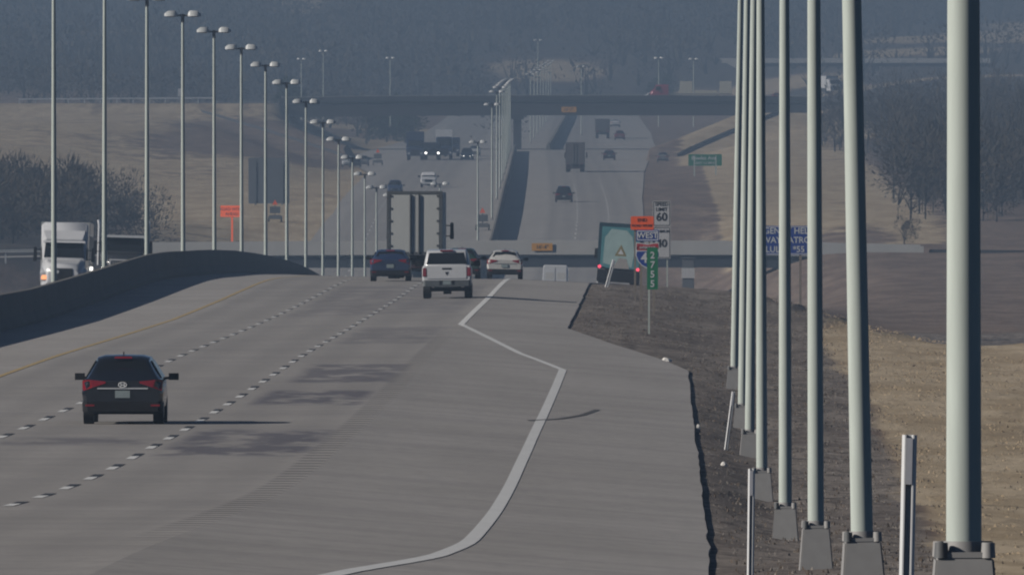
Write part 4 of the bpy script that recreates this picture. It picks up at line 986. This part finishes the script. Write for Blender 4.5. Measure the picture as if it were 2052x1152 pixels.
put(make_car('tiny dark red car just below the far overpass', P_RED, 4.6, 1.85, 1.7, badge=False), 1242, 2860, z=(100-281)*2860/FOC)
put(make_car('tiny white car directly beneath the far overpass', P_WHITE, 4.6, 1.9, 1.5, badge=False), 1233, 3120, z=(100-255)*3120/FOC)
put(make_car('faint dark car on the slip road right of the far carriageway', P_NAVY, 4.6, 1.85, 1.6, badge=False), 1374, 2860, z=None)
put(make_car('faint grey-blue car left of the slip road wall, far right', P_GREY, 4.6, 1.85, 1.6, badge=False), 1328, 2640, z=None)
# along the far overpass deck
def on_deck(o, pxx, dy, heading, up=0.0):
    D = D1+dy; x = (pxx-1026)*D/FOC; o.location = (x, D, ze(x)+.01+up); o.rotation_euler = (0, 0, heading); return o
on_deck(make_car('tiny white car crossing on the far overpass, left of the red cab', P_WHITE, badge=False), 1331, 7, math.pi/2)
r = empty('semi_trailer_truck', (0,0,0), label='long flatbed semi with a red cab and two pale containers on the far overpass', cat='semi truck')
yh = tractor(r, 10.4, P_BRED, 3.2, fairing=False, hood=.6)
MB().box(-1.25, 1.25, -1.5, 9.6, 1.05, 1.3).build('flatbed', M_PIER, r)
M_CONT = mat('pale_beige_container', (.50, .48, .40), .6, var=.1, scale=1)
MB().box(-1.22, 1.22, -1.3, .9, 1.31, 3.6).build('container', M_CONT, r, bevel=.03); MB().box(-1.22, 1.22, 6.0, 8.3, 1.31, 3.6).build('container', M_CONT, r, bevel=.03)
MB().box(-1.1, 1.1, 1.4, 5.6, 1.31, 1.9).build('low_load', M_CONT, r, bevel=.03)
for s in (-1, 1):
    for yy in (0, 1.3): wheel(r, s*.98, yy, .5, .5)
D = D1+5; r.location = ((1452-1026)*D/FOC, D, ze(40)+.01); r.rotation_euler = (0, 0, math.pi/2)
on_deck(make_car('tiny car with one glinting headlight at the right end of the far overpass', P_RED, badge=False, lit=True), 1553, 9, math.pi+.5)
far_truck('small white truck facing the camera above the right end of the far overpass', P_WHITE, P_WHITE, 1668, 3330, 188, heading=math.pi-.3, zt=3.6)
# white roadside cabinet high on the left, behind the fourth mast
D = 3170; s = FOC/D; p = px(362, 186, D)
r = empty('equipment_cabinet', (p.x, D, ground_z(p.x-cen(D), D)), label='small bright white box on a post beside the fourth mast from the left', cat='cabinet')
zz = p.z-r.location.z
MB().box(-.55, .55, 0, .8, zz-.75, zz+.75, .04, .04).build('housing', S_WH, r, bevel=.04); MB().box(-.12, .12, .3, .5, -.4, zz-.7).build('post', M_GALV, r)

# ---------------------------------------------------------------- winter trees
def bark(name, lo, hi):
    m = bpy.data.materials.new(name); m.use_nodes = True; n, l = nodes_of(m); b = n['Principled BSDF']
    co = n.new('ShaderNodeTexCoord').outputs['Object']; f = noise_n(n, l, co, 1.0, 4, (.12, .05, .12))
    f2 = noise_n(n, l, co, 1.0, 4, (1.3, 1.3, 1.3))
    c = mixc(n, l, soft(n, l, f, .38, .62), lo, hi); c = mixc(n, l, mth(n, l, 'MULTIPLY', soft(n, l, f2, .5, .7), .5), c, tuple(x*.55 for x in lo))
    l.new(c, b.inputs['Base Color']); b.inputs['Roughness'].default_value = .95; b.inputs['Specular IOR Level'].default_value = .1
    return m
M_TWIG = bark('bare_winter_twigs', (.085, .068, .058), (.15, .12, .10)); M_TWIGD = bark('dark_winter_twigs', (.04, .036, .03), (.075, .064, .052)); M_EVER = bark('evergreen_needles', (.018, .032, .020), (.04, .055, .03))
rnd = random.Random(11)
def twig_tree(mb, x, y, z, h, w, n, thick=.12, low=.12):
    """a bare crown: limbs from the trunk, then n thin splinters spread through a lumpy volume"""
    V, F = mb.v, mb.f
    lobes = [(rnd.uniform(-.32, .32)*w, rnd.uniform(-.32, .32)*w, rnd.uniform(.35, .85)*h, rnd.uniform(.22, .38)*w) for _ in range(5)]
    def blade(a, b, t):
        k = len(V); d = b-a; s = d.cross(Vector((rnd.uniform(-1,1), rnd.uniform(-1,1), .3)))
        s = s.normalized()*t if s.length > 1e-6 else Vector((t, 0, 0))
        V.append(tuple(a-s)); V.append(tuple(a+s)); V.append(tuple(b)); F.append((k, k+1, k+2))
    o = Vector((x, y, z)); blade(o-Vector((0,0,.5)), o+Vector((0,0,h*.8)), thick*2.2)
    for lx, ly, lz, r in lobes:
        c = o+Vector((lx, ly, lz)); blade(o+Vector((0,0,h*low*1.5)), c, thick*1.4)
        for _ in range(n//5):
            d = Vector((rnd.gauss(0,1), rnd.gauss(0,1), rnd.gauss(0,1))).normalized(); q = c+Vector((d.x*r, d.y*r, d.z*r*1.25))*rnd.uniform(.35, 1)**.6
            if q.z < z+h*low: q.z = z+h*low*rnd.uniform(1, 1.6)
            e = q+(d+Vector((rnd.uniform(-.5,.5), rnd.uniform(-.5,.5), rnd.uniform(0,1.1))))*rnd.uniform(.35, 1.0)*h*.10
            blade(q, e, thick*rnd.uniform(.6, 1.7))
def wood(name, m, spots, n, thick, **k):
    mb = MB()
    for x, D, h, w in spots: twig_tree(mb, x, D, ground_z(x-cen(min(D,6000)), D), h, w, n, thick, **k)
    me = bpy.data.meshes.new(name); me.from_pydata(mb.v, [], mb.f); me.materials.append(m)
    return tag(link(bpy.data.objects.new(name, me)), kind='stuff')
# thicket on the left, above the near bridge
sp = []
for _ in range(300):
    D = rnd.uniform(1630, 1850); x = rnd.uniform(-78, -33); 
    edge = lin([(-78,-1),(-50,.15),(-42,.7),(-37,1.0)])(x)
    if rnd.random() < max(0, edge): continue
    sp.append((x, D, rnd.uniform(3.2, 7.8)*(1 if x < -45 else .6), rnd.uniform(4, 8)))
wood('winter_thicket', M_TWIGD, sp, 560, .06)
# woods on the right slopes
sp = []
for _ in range(260):
    D = rnd.uniform(1780, 2900); px_ = rnd.uniform(1790, 2250); x = (px_-1026)*D/FOC
    if 1860 < px_ and D > 2500 and rnd.random() < .3: continue
    sp.append((x, D, rnd.uniform(5, 10.5), rnd.uniform(5, 9)))
wood('winter_woods', M_TWIGD, sp, 420, .06)
sp = [((p-1026)*D/FOC, D, h, w) for p, D, h, w in [(1700+rnd.uniform(-60,90), rnd.uniform(2500, 2950), rnd.uniform(4, 7), rnd.uniform(4,7)) for _ in range(26)]]
wood('winter_scrub', M_TWIGD, sp, 260, .06)
# scrub either side of and behind the far overpass
sp = []
for _ in range(330):
    D = rnd.uniform(3120, 3900); x = rnd.uniform(-150, 170)
    if -22 < x-(D-3000)*.004 < 42 and rnd.random() < .96: continue
    if x > 45 and rnd.random() < .35: continue
    if 30 < x < 62 and D > 3200: continue
    sp.append((x, D, rnd.uniform(4, 9)*(1 if x < 0 else .6), rnd.uniform(6, 12)))
wood('far_woods', M_TWIGD, sp, 170, .14)
# the big hazy hillside
sp = []
while len(sp) < 2300:
    D = 3950+(rnd.random()**.9)*3400; px_ = rnd.uniform(-250, 2300); x = (px_-1026)*D/FOC
    if any(((x-cx)/(rx+5))**2+((D-cy)/(ry+45))**2 < 1.1 for cx, cy, rx, ry in TAN): continue
    if -6 < x < 60 and D < 4350 and rnd.random() < .7: continue
    if x > 45 and D < 4500 and rnd.random() < .6: continue
    sp.append((x, D, rnd.uniform(6, 14), rnd.uniform(9, 17)))
wood('hillside_woods', M_TWIGD, sp, 80, .30, low=.02)
# trees that stand out by themselves
def tree(name, label, cat, pxx, D, h, w, m, n, thick, group=None):
    x = (pxx-1026)*D/FOC; z = ground_z(x-cen(min(D,6000)), D)
    r = empty(name, (x, D, z), label=label, cat=cat, group=group)
    MB().cyl((0,0,-.4),(0,0,h*.45), w*.035, w*.02, 9).cyl((0,0,h*.4),(w*.12,0,h*.8), w*.02, w*.008, 7).cyl((0,0,h*.3),(-w*.2,.1*w,h*.7), w*.018, w*.006, 7).build('trunk', M_TWIG, r)
    mb = MB(); twig_tree(mb, 0, 0, 0, h, w, n, thick, low=.1)
    me = bpy.data.meshes.new('crown'); me.from_pydata(mb.v, [], mb.f); me.materials.append(m)
    c = link(bpy.data.objects.new('crown', me)); c.parent = r
    return r
G_ = 'dark bushy trees behind the far overpass'
tree('evergreen_tree', 'broad dark tree behind the far overpass, left of the pair, near the eighth mast', 'tree', 738, 3230, 6.5, 8, M_EVER, 1500, .16, G_)
tree('evergreen_tree', 'tallest dark bushy tree just behind the left half of the far overpass', 'tree', 775, 3260, 8.0, 7, M_EVER, 1500, .16, G_)
tree('evergreen_tree', 'rounded dark tree right of the tallest one behind the far overpass', 'tree', 812, 3240, 7.0, 7, M_EVER, 1500, .16, G_)
tree('evergreen_tree', 'dark tree with a sharp left side, left of the masts behind the far overpass', 'tree', 585, 3180, 7.5, 6, M_EVER, 1300, .16, G_)
tree('evergreen_tree', 'lone dark tree on the hazy tan field at upper right centre', 'tree', 1338, 4150, 6.5, 9, M_EVER, 1300, .18, G_)
tree('shrub', 'dark round shrub behind the right end of the near bridge parapet', 'shrub', 1812, 1600, 2.3, 2.8, M_TWIGD, 900, .03)

# dead weeds, stones and dry grass on the near verge: too many to count
def verge_cover(name, m, n, pick, h0, h1, wd):
    mb = MB(); k = 0; rv = random.Random(5)
    while k < n:
        D = 110+(rv.random()**.8)*640; X = rv.uniform(1.3, 15) if D < 540 else XR(D)+.15+rv.random()*(15-XR(D))
        t = zone(X, D)[1]+rv.uniform(-.3, .3)
        if X < XR(D)+.12 or (D > 560 and rv.random() < .3 and X > 12): continue
        if not pick(t): continue
        x = X+cen(D); z = ground_z(X, D); h = rv.uniform(h0, h1)*rv.uniform(.5, 1.2); w = rv.uniform(.4, 1)*wd; a = rv.uniform(0, 3.14); dx, dy = math.cos(a)*w, math.sin(a)*w; lx, ly = rv.uniform(-.6,.6)*h, rv.uniform(-.6,.6)*h
        q = len(mb.v); mb.v += [(x-dx, D-dy, z-.02), (x+dx, D+dy, z-.02), (x+lx, D+ly, z+h), (x+lx*.3+dy, D+ly*.3-dx, z-.02)]; mb.f += [(q, q+1, q+2), (q+1, q+3, q+2), (q+3, q, q+2)]; k += 1
    me = bpy.data.meshes.new(name); me.from_pydata(mb.v, [], mb.f); me.materials.append(m)
    return tag(link(bpy.data.objects.new(name, me)), kind='stuff')
M_PEB = mat('verge_stones', (.21, .19, .17), .9, var=.5, scale=1.7, spec=.1); M_WEED = mat('dead_weeds', (.11, .088, .07), .95, var=.5, scale=1.1, spec=.1); M_DRY = mat('dry_grass_blades', (.36, .28, .185), .95, var=.4, scale=.8, spec=.1)
verge_cover('verge_gravel', M_PEB, 16000, lambda t: t < .5, .012, .035, .03)
verge_cover('verge_weeds', M_WEED, 9000, lambda t: t < .75, .02, .07, .04)
verge_cover('dry_grass', M_DRY, 12000, lambda t: t > .5, .012, .04, .05)

# ---------------------------------------------------------------- valley haze: even air round everything
mh = bpy.data.materials.new('valley_haze'); mh.use_nodes = True
n, l = nodes_of(mh); n.remove(n['Principled BSDF'])
pv = n.new('ShaderNodeVolumePrincipled'); pv.inputs['Color'].default_value = (.275, .385, .54, 1); pv.inputs['Density'].default_value = .00030; pv.inputs['Anisotropy'].default_value = 0.0
l.new(pv.outputs[0], n['Material Output'].inputs['Volume'])
o = MB().box(-3150, 3250, -400, 7900, -46, 80).build('haze', mh)
tag(o, kind='stuff')
